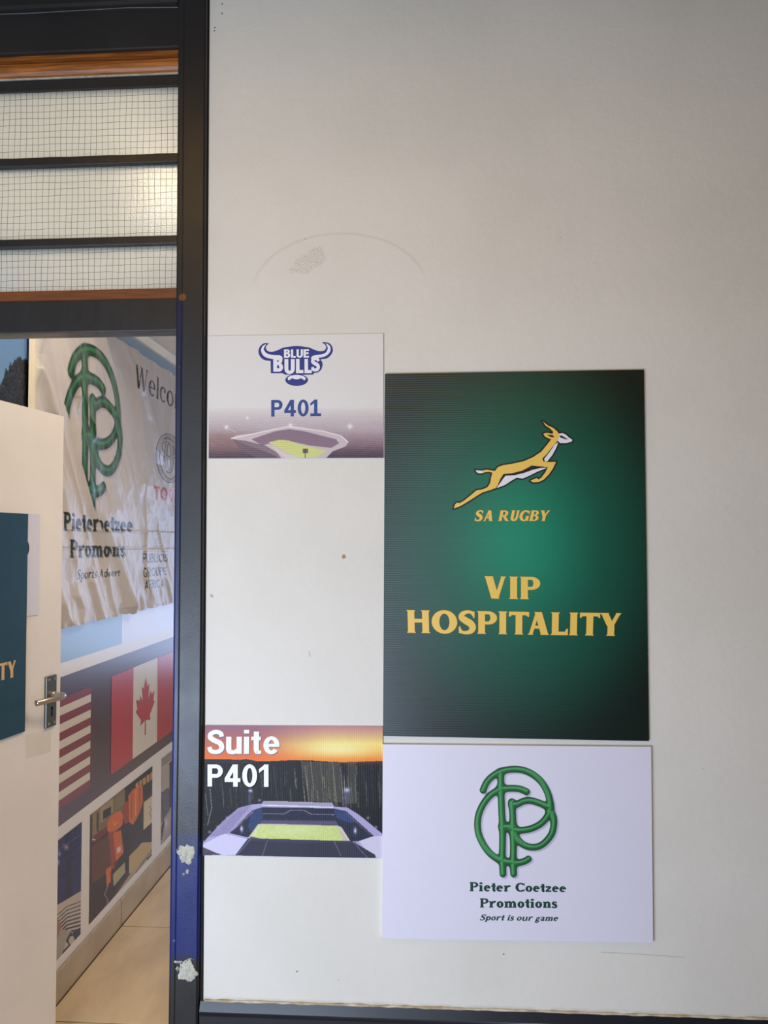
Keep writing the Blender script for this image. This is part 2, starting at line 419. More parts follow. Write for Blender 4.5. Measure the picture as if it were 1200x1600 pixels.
    if ch in 'nm':
        x = s; stem(x, 0, xh, top=2)
        for k in range(2 if ch == 'm' else 1):
            P += vs([(x+w*.8, .50, t), (x+w+.08, .62, t*1.2), (x+w+.20, .60, w*.8), (x+w+.26, .48, w)]); x += w+.26-w/2; stem(x, 0, .50, top=0)
        return x+w+s, P
    if ch == 'u':
        stem(s, .1, xh, top=2, bot=0); P += vs([(s+w/2, .22, w), (s+w*.7, .08, w*.8), (s+w+.14, .04, t*1.2), (s+w+.28, .14, t)]); stem(s+w+.24, 0, xh, top=2, bot=1); return s+2*w+.24+s, P
    if ch == 'o': P += ring(.33, xh/2, .33, xh/2+.02, w, t*1.1); return .66, P
    if ch == 'e': P += ring(.32, xh/2, .32, xh/2+.02, w, t*1.1, 0, 318)+[R_(.1, .32, .62, .32+t)]; return .64, P
    if ch == 'c': P += ring(.32, xh/2, .32, xh/2+.02, w, t*1.1, 45, 315)+ring(.46, .52, .09, .09, .085, .085, 0, 360, 14); return .60, P
    if ch == 'a':
        P += vs([(.08, .50, w*.7), (.14, .62, t*1.2), (.30, .64, t*1.1), (.40, .52, w), (.41, .3, w), (.41, .1, w), (.48, .04, t), (.58, .06, t*.7)])+ring(.24, .19, .22, .20, w*.8, t, 60, 360); return .60, P
    if ch == 't': P += [R_(.12, .14, .12+w, .92), R_(.0, xh-t*1.1, .42, xh)]+vs([(.12+w/2, .2, w), (.16+w/2, .06, w*.8), (.34, .05, t), (.42, .14, t*.7)]); return .44, P
    if ch == 'z': P += [R_(.04, xh-t*1.3, .52, xh), R_(.02, 0, .54, t*1.3), diag(.12, t, .44, xh-t, w*1.0), R_(.02, xh-.2, .08, xh), R_(.49, 0, .55, .2)]; return .57, P
    if ch == 's':
        P += vs([(.42, .55, t), (.34, .64, t), (.22, .65, t), (.11, .57, w*.8), (.13, .45, w*.9), (.26, .36, w), (.38, .26, w*.9), (.40, .12, w*.8), (.28, .03, t), (.14, .04, t), (.05, .14, t)])+[R_(.40, .46, .45, .68), R_(.01, .0, .06, .22)]; return .47, P
    if ch == 'p': stem(s, -.28, xh, top=2); P += ring(s+w*.55+.22, xh/2, .30, xh/2+.02, w, t*1.1, -150, 150); return s+w*.55+.52, P
    if ch == 'd': P += ring(.30, xh/2, .30, xh/2+.02, w, t*1.1, 30, 330); stem(.44, 0, 1, top=2, bot=1); return .44+w+s, P
    if ch == 'g':
        P += ring(.28, .42, .24, .26, w*.8, t)+vs([(.16, .18, t), (.08, .08, t*1.3), (.2, .01, w*.8), (.42, -.02, w*.8), (.5, -.14, w*.6), (.36, -.27, t*1.2), (.14, -.26, t*1.2), (.05, -.15, w*.6), (.16, -.03, t)])+[R_(.44, .58, .6, .66)]; return .60, P
    if ch == 'v': P += [diag(.28, 0, .12, xh, w), diag(.31, 0, .48, xh, t*1.2)]; head(.12, w, xh); head(.48, t, xh); return .58, P
    return .34, P                                # a space
def serif_text(txt, w=.2, t=.1, s=.06, h=.07, track=.05, slant=0.0):
    x, out, last = 0.0, [], ''
    for ch in txt:
        adv, P = serif_glyph(ch, w, t, s, h)
        x += {'TA': -.16, 'AL': -.03, 'LI': -.02, 'TY': -.04}.get(last+ch, 0); last = ch
        for p in P: out.append([(px+x+slant*py, py) for px, py in p])
        x += adv+track
    return out, x-track
def sans_glyph(ch, w, foot=False):
    h = w*.84; P = []
    if ch == 'P': return .68, [R_(0, 0, w, 1), R_(w, 1-h, .38, 1), R_(w, .40, .38, .40+h)]+ring(.38, .70, .30, .30, w, h, -90, 90)
    if ch == 'R': return .72, [R_(0, 0, w, 1), R_(w, 1-h, .38, 1), R_(w, .42, .38, .42+h)]+ring(.38, .71, .30, .29, w, h, -90, 90)+[diag(.60, 0, .38, .46, w*1.1)]
    if ch == 'B': return .70, [R_(0, 0, w, 1), R_(w, 1-h, .38, 1), R_(w, .44, .40, .44+h), R_(w, 0, .40, h)]+ring(.38, .75, .27, .25, w*.95, h, -90, 90)+ring(.40, .30, .30, .30, w, h, -90, 90)
    if ch == '4': return .70, [R_(0, .21, .70, .21+h), R_(.38, 0, .38+w, 1), [(0, .21), (0, .21+h), (.36, 1), (.52, 1), (.52, .90), (.17, .30)]]
    if ch in '0': return .66, ring(.33, .5, .33, .51, w*1.02, h*.95)
    if ch in 'OQ': return .84, ring(.42, .5, .42, .51, w*1.02, h)
    if ch == '1':
        P = [R_(.22, 0, .22+w, 1), [(.0, .62), (.0, .79), (.26, 1), (.42, 1), (.24, .80)]]
        if foot: P.append(R_(0, 0, .64, h))
        return (.64 if foot else .22+w), P
    if ch == 'S': return .66, vs([(.57, .72, w*.85), (.52, .86, w*.88), (.33, .92, h), (.14, .84, w*.9), (.12, .68, w), (.30, .55, w), (.50, .45, w), (.57, .28, w), (.50, .13, w*.9), (.32, .08, h), (.14, .13, w*.88), (.08, .29, w*.85)])
    if ch == 'L': return .56, [R_(0, 0, w, 1), R_(w, 0, .56, h)]
    if ch == 'E': return .60, [R_(0, 0, w, 1), R_(w, 0, .60, h), R_(w, .42, .56, .42+h), R_(w, 1-h, .60, 1)]
    if ch == 'F': return .56, [R_(0, 0, w, 1), R_(w, .42, .52, .42+h), R_(w, 1-h, .56, 1)]
    if ch == 'I': return w, [R_(0, 0, w, 1)]
    if ch == 'T': return .66, [R_(0, 1-h, .66, 1), R_(.33-w/2, 0, .33+w/2, 1)]
    if ch == 'A': return .80, [diag(w/2, 0, .40, 1, w), diag(.80-w/2, 0, .40, 1, w), R_(.18, .22, .62, .22+h)]
    if ch == 'Y': return .76, [diag(.38, .42, w/2, 1, w*1.05), diag(.38, .42, .76-w/2, 1, w*1.05), R_(.38-w/2, 0, .38+w/2, .5)]
    if ch == 'U': return .72, [R_(0, .34, w, 1), R_(.72-w, .34, .72, 1)]+ring(.36, .36, .36, .37, w, h, 180, 360)
    if ch in 'CG':
        P = ring(.41, .5, .41, .51, w, h, 42, 318)
        if ch == 'G': P += [R_(.78-w, .06, .78, .5), R_(.46, .5-h, .78, .5)]
        return .80, P
    if ch == 'u': return .62, [R_(0, .24, w, .72), R_(.62-w, 0, .62, .72)]+vs([(w/2, .28, w), (w*.62, .12, w), (.28, .07, h), (.40, .12, h*.9), (.50, .22, h*.7)])
    if ch == 'i': return w, [R_(0, 0, w, .72), R_(0, .85, w, 1)]
    if ch == 't': return .40, [R_(.10, .16, .10+w, .93), R_(0, .72-h*.85, .38, .72)]+vs([(.10+w/2, .20, w), (.13+w/2, .09, w*.95), (.28, .065, h*.8), (.40, .075, h*.8)])
    if ch == 'e': return .64, ring(.32, .36, .32, .375, w, h*.9, 0, 322)+[R_(.10, .29, .64, .29+h*.78)]
    return .3, P
def sans_text(txt, w=.21, track=.09, foot=False):
    x, out = 0.0, []
    for ch in txt:
        adv, P = sans_glyph(ch, w, foot)
        for p in P: out.append([(px+x, py) for px, py in p])
        x += adv+track
    return out, x-track
def fit(text, TL, TR, BR, BL):
    """place a word between four measured corners (cap line above, baseline below)"""
    P, wd = text; out = []
    TL, TR, BR, BL = (np.array(q, float) for q in (TL, TR, BR, BL))
    for p in P:
        q = []
        for x, y in p:
            u = x/wd; top = TL+(TR-TL)*u; bot = BL+(BR-BL)*u
            q.append(tuple(bot+(top-bot)*y))
        out.append(q)
    return out
def flat(name, polys, plane, off, m, parent, **k):
    """printed flat shapes (measured outlines) laid on a plane as ONE mesh"""
    V, F = [], []
    for kk, p in enumerate(polys):                       # every stroke a hair above the one before it
        a = np.array(p, float); w = plane(a[:, 0], a[:, 1], off+1.2e-6*(kk % 120)); n = len(V); V += w.tolist()
        if len(p) == 3: F.append((n, n+1, n+2))
        elif len(p) == 4 and convex(p): F.append((n, n+1, n+2, n+3))
        else:
            for t in tessellate_polygon([[Vector((q[0], q[1], 0)) for q in p]]): F.append(tuple(n+i for i in t))
    return mesh(name, V, F, m, parent, **k)
def convex(p):
    s = 0
    for i in range(len(p)):
        a, b, c = p[i], p[(i+1) % len(p)], p[(i+2) % len(p)]
        z = (b[0]-a[0])*(c[1]-b[1])-(b[1]-a[1])*(c[0]-b[0])
        if abs(z) < 1e-9: continue
        if s and z*s < 0: return False
        s = z
    return True
def outline(poly, w, closed=True):
    out = []; n = len(poly)
    for i in range(n if closed else n-1):
        a = np.array(poly[i], float); b = np.array(poly[(i+1) % n], float); d = b-a; L = np.linalg.norm(d)
        if L < 1e-6: continue
        d /= L; q = np.array([-d[1], d[0]])*w/2
        out.append([tuple(a+q), tuple(b+q), tuple(b-q), tuple(a-q)])
        out.append([tuple(a+w/2*np.array([math.cos(t), math.sin(t)])) for t in np.linspace(0, 2*math.pi, 11)[:-1]])
    return out
def ell(cx, cy, rx, ry, a0=0, a1=360, n=40):
    return [(cx+rx*math.cos(math.radians(t)), cy+ry*math.sin(math.radians(t))) for t in np.linspace(a0, a1, n)]
def arcs(ops, n=6):
    return [tuple(p) for p in catmull(ops, n)]

# ------------------------------------------------------------------ painter: a printed photo, one colour per vertex of a fine grid
class Print:
    def __init__(s, px, py, base): s.x = px.astype(float); s.y = py.astype(float); s.c = np.tile(np.array(base, float), (px.size, 1))
    def inside(s, poly):
        P = np.array(poly, float); m = np.zeros(s.x.size, bool)
        box_ = (s.x >= P[:, 0].min()) & (s.x <= P[:, 0].max()) & (s.y >= P[:, 1].min()) & (s.y <= P[:, 1].max())
        i = np.nonzero(box_)[0]
        if not i.size: return i
        x, y = s.x[i], s.y[i]; c = np.zeros(i.size, bool)
        for k in range(len(P)):
            x1, y1 = P[k]; x2, y2 = P[(k+1) % len(P)]
            if y1 == y2: continue
            hit = ((y1 > y) != (y2 > y)) & (x < (x2-x1)*(y-y1)/(y2-y1)+x1); c ^= hit
        return i[c]
    def fill(s, poly, col, a=1.0):
        i = s.inside(poly)
        if i.size: s.c[i] = s.c[i]*(1-a)+np.array(col, float)*a
    def fills(s, polys, col, a=1.0):
        for p in polys: s.fill(p, col, a)
    def glow(s, cx, cy, rx, ry, col, a=1.0, p=1.0):
        w = a*np.exp(-(((s.x-cx)/rx)**2+((s.y-cy)/ry)**2)**p)
        s.c = s.c*(1-w[:, None])+np.array(col, float)*w[:, None]
    def band(s, f, col):
        f = np.clip(f, 0, 1)[:, None]; s.c = s.c*(1-f)+np.array(col, float)*f
    def line(s, pts, w, col, a=1.0):
        s.fills(outline(pts, w, False), col, a)
def value_noise(x, y, seed=0):
    def h(i, j):
        v = np.sin(i*127.1+j*311.7+seed*74.7)*43758.5453
        return v-np.floor(v)
    i, j = np.floor(x), np.floor(y); u, v = x-i, y-j; u = u*u*(3-2*u); v = v*v*(3-2*v)
    return (h(i, j)*(1-u)+h(i+1, j)*u)*(1-v)+(h(i, j+1)*(1-u)+h(i+1, j+1)*u)*v
def fbm(x, y, seed=0, o=4):
    r = 0; a = .5
    for k in range(o): r = r+a*value_noise(x*2**k, y*2**k, seed+k); a *= .5
    return r
def grid_quad(c4, nx, ny):
    u = np.linspace(0, 1, nx); v = np.linspace(0, 1, ny); U, Vv = np.meshgrid(u, v)
    TL, TR, BR, BL = (np.array(q, float) for q in c4)
    P = (TL*(1-U[..., None])+TR*U[..., None])*(1-Vv[..., None])+(BL*(1-U[..., None])+BR*U[..., None])*Vv[..., None]
    i = np.arange(nx*ny).reshape(ny, nx)
    F = np.stack([i[:-1, :-1], i[1:, :-1], i[1:, 1:], i[:-1, 1:]], -1).reshape(-1, 4)
    return P[..., 0].ravel(), P[..., 1].ravel(), F
def board(name, c4, plane, front, thick, m, parent, edge=None, **k):
    a = np.array(c4, float); f = plane(a[:, 0], a[:, 1], front); b = f-plane.n*thick
    V = np.concatenate([f, b]); F = [(0, 3, 2, 1), (4, 5, 6, 7), (0, 1, 5, 4), (1, 2, 6, 5), (2, 3, 7, 6), (3, 0, 4, 7)]
    o = mesh(name, V, F, m, parent, **k)
    if edge:
        o.data.materials.append(edge)
        for p in o.data.polygons[1:]: p.material_index = 1
    return o

# the firm's ring emblem: centre lines of its strokes
EMB = [[(245, 385), (285, 300), (345, 235), (430, 185), (520, 160), (620, 155), (720, 175), (820, 230), (900, 310), (955, 410), (982, 500), (988, 570), (975, 640), (900, 740), (800, 800), (700, 825), (600, 825), (510, 790)],
       [(440, 190), (443, 370), (450, 600), (460, 800), (460, 1000), (458, 1130), (465, 1310)],
       [(440, 370), (560, 365), (650, 372), (725, 402)],
       [(440, 372), (340, 430), (260, 520), (205, 630), (185, 740), (195, 860), (240, 970), (310, 1070), (390, 1135), (450, 1163), (540, 1180), (620, 1188), (700, 1170), (745, 1145)],
       [(563, 515), (572, 650), (575, 800), (580, 1000), (578, 1180), (583, 1310)],
       [(570, 540), (620, 540), (690, 508), (770, 500), (860, 525), (930, 555), (975, 570)],
       [(978, 610), (1020, 680), (1025, 770), (1000, 870), (930, 960), (850, 1008), (760, 1012), (680, 980), (620, 920), (580, 850)],
       [(455, 790), (580, 790)]]
def emblem_dist(X, Y):
    best = np.full(X.shape, 1e9); nx = np.zeros(X.shape); ny = np.zeros(X.shape); acc = np.zeros(X.shape)
    for st in EMB:
        s = catmull(st, 4); db = np.full(X.shape, 1e9)
        for i in range(len(s)-1):
            ax, ay = s[i]; bx, by = s[i+1]; dx, dy = bx-ax, by-ay; L = dx*dx+dy*dy
            if L < 1e-9: continue
            t = np.clip(((X-ax)*dx+(Y-ay)*dy)/L, 0, 1); qx, qy = X-(ax+t*dx), Y-(ay+t*dy); d = np.hypot(qx, qy)
            k = d < best; best = np.where(k, d, best); nx = np.where(k, qx, nx); ny = np.where(k, qy, ny); db = np.minimum(db, d)
        acc += np.exp(-db/14.0)
    return -14.0*np.log(acc+1e-12), nx, ny
def paint_emblem(P, X, Y, soft=3.0, h=40.0, dark=(16, 52, 28), lo=(30, 104, 48), hi=(92, 178, 108), shadow=(160, 160, 178)):
    k = (X > 80) & (X < 1150) & (Y > 60) & (Y < 1420); i = np.nonzero(k)[0]; x, y = X[i], Y[i]
    ds, _, _ = emblem_dist(x-17, y-15); w = (0.8*np.clip((h+6-ds)/14, 0, 1))[:, None]
    c = P.c[i]*(1-w)+np.array(shadow, float)*w
    d, nx, ny = emblem_dist(x, y)
    lit = np.clip(1-d/h, 0, 1)[:, None]; side = np.clip((-nx*.55-ny*.75)/h, -1, 1)[:, None]
    col = np.array(dark)*(1-np.clip(lit*1.6, 0, 1))+np.array(lo)*np.clip(lit*1.6, 0, 1)
    hl = np.clip(1-((side-.16)/.32)**2, 0, 1)*np.clip(lit*1.5, 0, 1)
    col = col*(1-hl*.85)+np.array(hi)*hl*.85
    a = np.clip((h-d)/soft, 0, 1)[:, None]; P.c[i] = c*(1-a)+col*a

# ================================================================== the setting
def structure(name, vf, m, label=None, parent=None, **k):
    return mesh(name, vf[0], vf[1], m, parent, kind='structure', label=label, **k)
structure('wall_front', join([box(-.531, 2.6, YW, YW+.05, .576, 3.0), box(-.531, 2.6, YW, YW+.05, 0, .30)]), M['wall'], 'off-white painted wall panel that carries the notices')
structure('wall_front_left', box(-3.6, -1.40, YW, YW+.08, 0, 3.0), M['wall'], 'off-white wall to the left of the doorway')
# corridor around the camera
structure('wall_rear', join([box(-3.6, -2.75, -.60, -.50, 0, 2.95), box(-2.75, .20, -.60, -.50, 0, .32), box(-2.75, .20, -.60, -.50, 2.45, 2.95), box(.20, 2.6, -.60, -.50, 0, 2.95)]), M['corridor'], 'corridor wall with a wide opening to daylight')
structure('wall_right', box(2.6, 2.7, -.60, YW, 0, 2.95), M['corridor'], 'end wall of the corridor')
structure('corridor_floor', box(-3.6, 2.7, -.60, YW+.04, -.06, 0), M['corrfloor'], 'plain corridor floor')
structure('corridor_ceiling', box(-3.6, 2.7, -.60, YW, 2.95, 3.05), M['corridor'], 'corridor ceiling')
# the suite behind the doorway
structure('wall_left', box(XR-.1, XR, YW+.085, 7.1, 0, 3.0), M['roomwall'], 'left wall of the suite under the printed mural')
structure('wall_far', join([box(XR, -1.05, 7.0, 7.1, 0, 3.0), box(1.65, 2.6, 7.0, 7.1, 0, 3.0), box(-1.05, 1.65, 7.0, 7.1, 0, .38), box(-1.05, 1.65, 7.0, 7.1, 2.12, 3.0)]), M['roomwall'], 'far wall of the suite around its window')
structure('wall_suite_right', box(2.6, 2.7, YW+.05, 7.1, 0, 3.0), M['roomwall'], 'right wall of the suite')
structure('ceiling', join([box(XR, 2.6, 2.9, 7.0, 2.577, 2.63), box(XR, 2.6, YW+.05, 2.9, 2.95, 3.0), box(XR, 2.6, 2.9, 2.96, 2.63, 2.95)]), M['ceil'], 'white suite ceiling')
pr = [(0, 2.547), (.012, 2.549), (.017, 2.556), (.024, 2.566), (.034, 2.577), (0, 2.577)]
v = [(XR+a, y, z) for y in (2.96, 7.0) for a, z in pr]; n_ = len(pr)
structure('trim_1', (v, [(i, (i+1) % n_, n_+(i+1) % n_, n_+i) for i in range(n_)]), M['cornice'], 'cream cornice between mural and ceiling')

# floor tiles, each its own piece, over a grout bed
fl = structure('floor', box(XR, 2.6, YW+.04, 7.0, -.06, -.003), M['grout'], 'beige tiled floor of the suite')
TS = .677; Y0 = 3.387-2*TS-TS; gap = .0028
tile_me = None
for i in range(6):
    for j in range(8):
        x0 = XR+.012+TS*.92*0+i*TS; y0 = Y0+j*TS
        xa, xb, ya, yb = x0, min(x0+TS, 2.6), max(y0, YW+.05), min(y0+TS, 7.0)
        if xb-xa < .05 or yb-ya < .05: continue
        v, f = box(xa+gap, xb-gap, ya+gap, yb-gap, -.010, 0.0, .0008)
        mesh('tile', v, f, M['tile'], fl, loc=((xa+xb)/2, (ya+yb)/2, 0))
sk = structure('baseboard_left', box(XR, XR+.003, YW+.09, 7.0, 0, .104), M['grout'], 'beige tiled skirting along the left wall')
for j in range(8):
    ya, yb = max(Y0+j*TS, YW+.09), min(Y0+(j+1)*TS, 7.0)
    if yb-ya < .05: continue
    v, f = box(XR+.002, XR+.011, ya+gap, yb-gap, .001, .108, .0025)
    mesh('tile', v, f, M['skirt'], sk, loc=(XR+.006, (ya+yb)/2, 0))
# far window of the suite
fr = empty('window_2', (.3, 7.0, .38), kind='structure', label='wide window at the far end of the suite')
for x in (-1.03, -.15, .75, 1.63): v, f = box(x-.02, x+.02, 6.97, 7.03, .38, 2.12, .003); mesh('mullion', v, f, M['frame'], fr)
for z in (.40, 2.10): v, f = box(-1.05, 1.65, 6.97, 7.03, z-.02, z+.02, .003); mesh('rail', v, f, M['frame'], fr)

# ------------------------------------------------------------------ door frame and transom
df = empty('trim_2', (-.57, YW, 0), kind='structure', label='dark painted steel door frame with scuffed blue paint and a transom above')
Z = lambda r: 1.62+r
# jamb post: bent slightly, its left arris rounded and stepped
prof = [(-.606, 0.030), (-.606, -.006), (-.604, -.011), (-.600, -.013), (-.592, -.0135), (-.590, -.0125), (-.588, -.0140), (-.541, -.0145), (-.537, -.0115), (-.5355, -.006), (-.5355, 0.030)]
lv = [0.0, .5, .62, .95, 1.25, 1.6, 2.0, 3.0]; bend = [-.004, -.004, -.003, -.0015, 0.0005, .001, .001, .001]
V = []
for z, b in zip(lv, bend):
    V += [(x+b, YW+y, z) for x, y in prof]
n_ = len(prof); F = []
for k in range(len(lv)-1):
    for i in range(n_): F.append((k*n_+i, k*n_+(i+1) % n_, (k+1)*n_+(i+1) % n_, (k+1)*n_+i))
F += [tuple(range(n_)), tuple(range((len(lv)-1)*n_, len(lv)*n_))[::-1]]
post = mesh('jamb_post', V, F, M['post'], df)
v, f = box(-.537, -.5325, YW-.004, YW+.03, .0, 3.0); mesh('weather_groove', v, f, M['groove'], df, label='thin black gap beside the wall panel')
v, f = box(-1.40, -1.335, YW-.014, YW+.06, 0, 3.0, .003); mesh('jamb_post', v, f, M['frame'], df)
v, f = box(-.606, -.560, YW+.030, YW+.08, 0, 3.0, .002); mesh('rebate', v, f, M['frame'], df)
# lintel
v, f = box(-1.34, -.603, YW-.004, YW+.048, Z(.505), Z(.583), .0025); mesh('lintel', v, f, M['frame'], df)
v, f = box(-1.34, -.603, YW+.001, YW+.04, Z(.581), Z(.609), .003); mesh('lower_wood_bead', v, f, M['wood2'], df, label='dull brown wooden bead under the transom glass')
v, f = box(-1.34, -.603, YW+.006, YW+.04, Z(1.102), Z(1.131), .002); mesh('glazing_bar', v, f, M['frame'], df)
wp = [(YW+.002, Z(1.131)), (YW-.005, Z(1.134)), (YW-.010, Z(1.141)), (YW-.012, Z(1.151)), (YW-.010, Z(1.160)), (YW-.003, Z(1.166)), (YW+.004, Z(1.172)), (YW+.012, Z(1.185)), (YW+.016, Z(1.200)), (YW+.04, Z(1.200)), (YW+.04, Z(1.130))]
v, f = extrude_x(wp, -1.34, -.603); mesh('upper_wood_moulding', v, f, M['wood'], df, smooth=False, label='varnished orange brown wooden moulding above the transom glass')
v, f = box(-1.34, -.603, YW-.001, YW+.004, Z(1.1288), Z(1.1312)); mesh('putty_line', v, f, M['filler'], df)
v, f = box(-1.34, -.603, YW+.004, YW+.05, Z(1.196), Z(1.300), .004); mesh('header', v, f, M['frame'], df)
v, f = box(-1.34, -.603, YW-.012, YW+.05, Z(1.296), Z(1.42), .010); mesh('header_cap', v, f, M['frame'], df)
ln = [WALL(float(x), float(y), .0175) for x, y in ((-150, 27), (-60, 24), (40, 21), (120, 16.5), (200, 12), (278, 11.5))]
v, f = tube([tuple(q) for q in ln], .0009, 6); mesh('sealant_line', v, f, mat('grey_sealant', (112, 110, 106), .6, build=plaster((118, 116, 112), (96, 94, 90), 40)), df, label='thin grey sagging line of sealant')
v, f = box(-.531, 2.6, YW-.001, YW+.05, 2.98, 3.05); mesh('top_rail', v, f, M['frame'], df)
# bottom rail under the wall panel
rp = [(YW, .579), (YW-.004, .5790)]+[(YW-.0070-.006*math.sin(math.radians(a)), .5565+.006*math.cos(math.radians(a))) for a in range(58, 125, 11)]+[(YW-.0105, .549), (YW-.0105, .30), (YW+.04, .30), (YW+.04, .579)]
v, f = extrude_x(rp, -.537, 2.6); rl = structure('trim_3', (v, f), M['rail'], 'dark glossy rail along the bottom of the wall panel')
rl.data.polygons.foreach_set('use_smooth', [1 if 2 <= i <= 7 else 0 for i in range(len(rl.data.polygons))])
# bead of dirty sealant on top of the rail
rnd = random.Random(4); pts = []; x = -.528
while x < 2.6: pts.append((x, YW-.001, .5795+rnd.uniform(-.0008, .0008))); x += .02
v, f = tube(pts, [.0028+rnd.uniform(-.0008, .0012) for _ in pts], 8)
mesh('trim_4', v, f, mat('dirty_sealant', (206, 190, 158), 0.7, build=plaster((222, 210, 184), (176, 154, 116), 30)), smooth=True, kind='structure', label='uneven cream sealant bead above the bottom rail')

# filler patches on the post
def blob(name, cx, cy, rx, ry, seed, drips=()):
    rnd = random.Random(seed); parts = []
    for (qx, qy, ax, ay, hh) in [(cx, cy, rx, ry, .0035)]+list(drips):
        nr, na = 7, 34; ph = [rnd.uniform(0, 6.3) for _ in range(5)]; jag = [rnd.uniform(-.09, .09) for _ in range(na)]
        V, F = [], []; c = WALL(float(qx), float(qy), .0135); V.append((c[0], c[1]-hh, c[2]))
        for i in range(1, nr+1):
            for k in range(na):
                t = 2*math.pi*k/na; rr = 1+.13*math.sin(2*t+ph[0])+.10*math.sin(3*t+ph[1])+.07*math.sin(5*t+ph[2])+jag[k]*(i/nr)
                s_ = i/nr; q = WALL(qx+ax*rr*s_*math.cos(t), qy+ay*rr*s_*math.sin(t), .0135)
                hgt = hh*(1-s_**4)*(0.65+.5*math.sin(qx+9*s_+3*t)*math.sin(4*t+ph[3]+7*s_))+rnd.uniform(-.0005, .0005)
                V.append((q[0], q[1]-max(0.0, hgt if i < nr else 0.0), q[2]))
        for k in range(na): F.append((0, 1+k, 1+(k+1) % na))
        for i in range(nr-1):
            for k in range(na): a = 1+i*na+k; b = 1+i*na+(k+1) % na; F.append((a, a+na, b+na, b))
        parts.append((V, F))
    v, f = join(parts)
    return mesh(name, v, f, M['filler'], df, smooth=True, label=None)
tag(blob('filler_patch', 291.5, 1334, 13, 18, 3, [(293, 1361, 3.4, 4.2, .002), (287, 1366, 2.2, 3.0, .0015)]), label='round lump of dried cream filler on the blue paint, with a small drip below')
tag(blob('filler_patch', 292.5, 1517, 13.5, 21, 8, [(279, 1503, 7, 2.6, .0012), (277, 1514, 2.6, 5, .001), (297, 1499, 9, 3, .0012)]), label='wider lump of dried filler low on the post, at the lower edge of the blue paint')

# transom glass
tr = empty('window_1', (-.97, YW+.02, Z(.609)), kind='structure', label='transom of three pebbled wired glass panes over the doorway')
bars = [(Z(.735), Z(.714)), (Z(.934), Z(.912))]
for top, bot in bars: v, f = box(-1.34, -.603, YW-.002, YW+.035, bot, top, .003); mesh('glazing_bar', v, f, M['frame'], tr)
spans = [(Z(.607), Z(.716)), (Z(.733), Z(.914)), (Z(.932), Z(1.104))]
rnd = random.Random(11)
for z0, z1 in spans:
    v, f = box(-1.338, -.602, YW+.012, YW+.018, z0, z1); g = mesh('glass_pane', v, f, M['glass'], tr)
    parts = []
    x = -1.335
    while x < -.603:
        x += .01455; dx = rnd.uniform(-.0006, .0006); n0 = 5
        for k in range(n0):
            za, zb = z0+(z1-z0)*k/n0, z0+(z1-z0)*(k+1)/n0
            o1 = .0010*math.sin(x*40+za*30)+dx; o2 = .0010*math.sin(x*40+zb*30)+dx
            parts.append(([(x+o1-.00042, YW+.0112, za), (x+o1+.00042, YW+.0112, za), (x+o2+.00042, YW+.0112, zb), (x+o2-.00042, YW+.0112, zb),
                           (x+o1, YW+.0122, za), (x+o2, YW+.0122, zb)], [(0, 1, 2, 3), (0, 3, 5, 4), (1, 4, 5, 2)]))
    z = z0-rnd.uniform(0, .01)
    while z < z1-.004:
        z += .0163; ph = rnd.uniform(0, 6)
        if z < z0+.001 or z > z1-.001: continue
        for k in range(25):
            xa, xb = -1.338+.736*k/25, -1.338+.736*(k+1)/25
            w_ = lambda q: z+.0009*math.sin(q*45+ph)+.0005*math.sin(q*110+ph*2)
            a, b = w_(xa), w_(xb)
            parts.append(([(xa, YW+.0113, a-.0004), (xb, YW+.0113, b-.0004), (xb, YW+.0113, b+.0004), (xa, YW+.0113, a+.0004),
                           (xa, YW+.0122, a), (xb, YW+.0122, b)], [(0, 1, 2, 3), (0, 4, 5, 1), (3, 2, 5, 4)]))
    v, f = join(parts); mesh('wire_grid', v, f, M['wire'], g, kind='stuff')
# warm ceiling spot behind the glass
sp = empty('ceiling_spotlight', (-.86, 2.62, 2.95), label='warm ceiling spotlight glowing behind the wired transom glass', cat='light')
v, f = tube([(-.86, 2.62, 2.95), (-.86, 2.62, 2.90), (-.85, 2.58, 2.82)], [.035, .035, .045], 20); mesh('spot_housing', v, f, M['steel'], sp)
le = mat('spot_lamp_glow', (255, 214, 140), 0.5)
pb = le.node_tree.nodes['Principled BSDF']; pb.inputs['Emission Color'].default_value = (1.0, .62, .24, 1); pb.inputs['Emission Strength'].default_value = 13
v, f = tube([(-.85, 2.58, 2.822), (-.8495, 2.578, 2.816)], .040, 20); mesh('lamp', v, f, le, sp)
pl = bpy.data.lights.new('spotlight_lamp', 'POINT'); pl.energy = 5; pl.color = (1, .9, .78); pl.shadow_soft_size = .05
po = bpy.data.objects.new('spotlight_lamp', pl); COL.objects.link(po); po.location = (-.845, 2.55, 2.76); po['kind'] = 'helper'

# ================================================================== the mural on the suite's left wall
mu = empty('wall_mural', (XR, 3.2, .11), label='printed vinyl wall mural with national flags and factory photographs, behind the door', cat='mural')
def side_poly(name, pts, off, m, parent, **k):
    V = [(XR+off, y, z) for y, z in pts]
    F = [tuple(range(len(pts)))] if len(pts) <= 4 else [tuple(t) for t in tessellate_polygon([[Vector((y, z, 0)) for y, z in pts]])]
    return mesh(name, V, F, m, parent, **k)
def rect(y0, y1, z0, z1): return [(y0, z0), (y1, z0), (y1, z1), (y0, z1)]
v, f = box(XR, XR+.0012, 1.93, 7.0, .108, 2.547); mesh('vinyl_sheet', v, f, M['vinyl_white'], mu)
side_poly('upper_blue_field', rect(2.4, 7.0, 1.75, 2.546), .0016, M['vinyl_blue'], mu)
side_poly('blue_panel', rect(2.0, 3.385, 1.193, 1.75), .0016, M['vinyl_blue'], mu, label='pale blue printed panel under the banner')
side_poly('pale_panel', rect(3.385, 7.0, 1.193, 1.75), .0016, M['vinyl_lav'], mu)
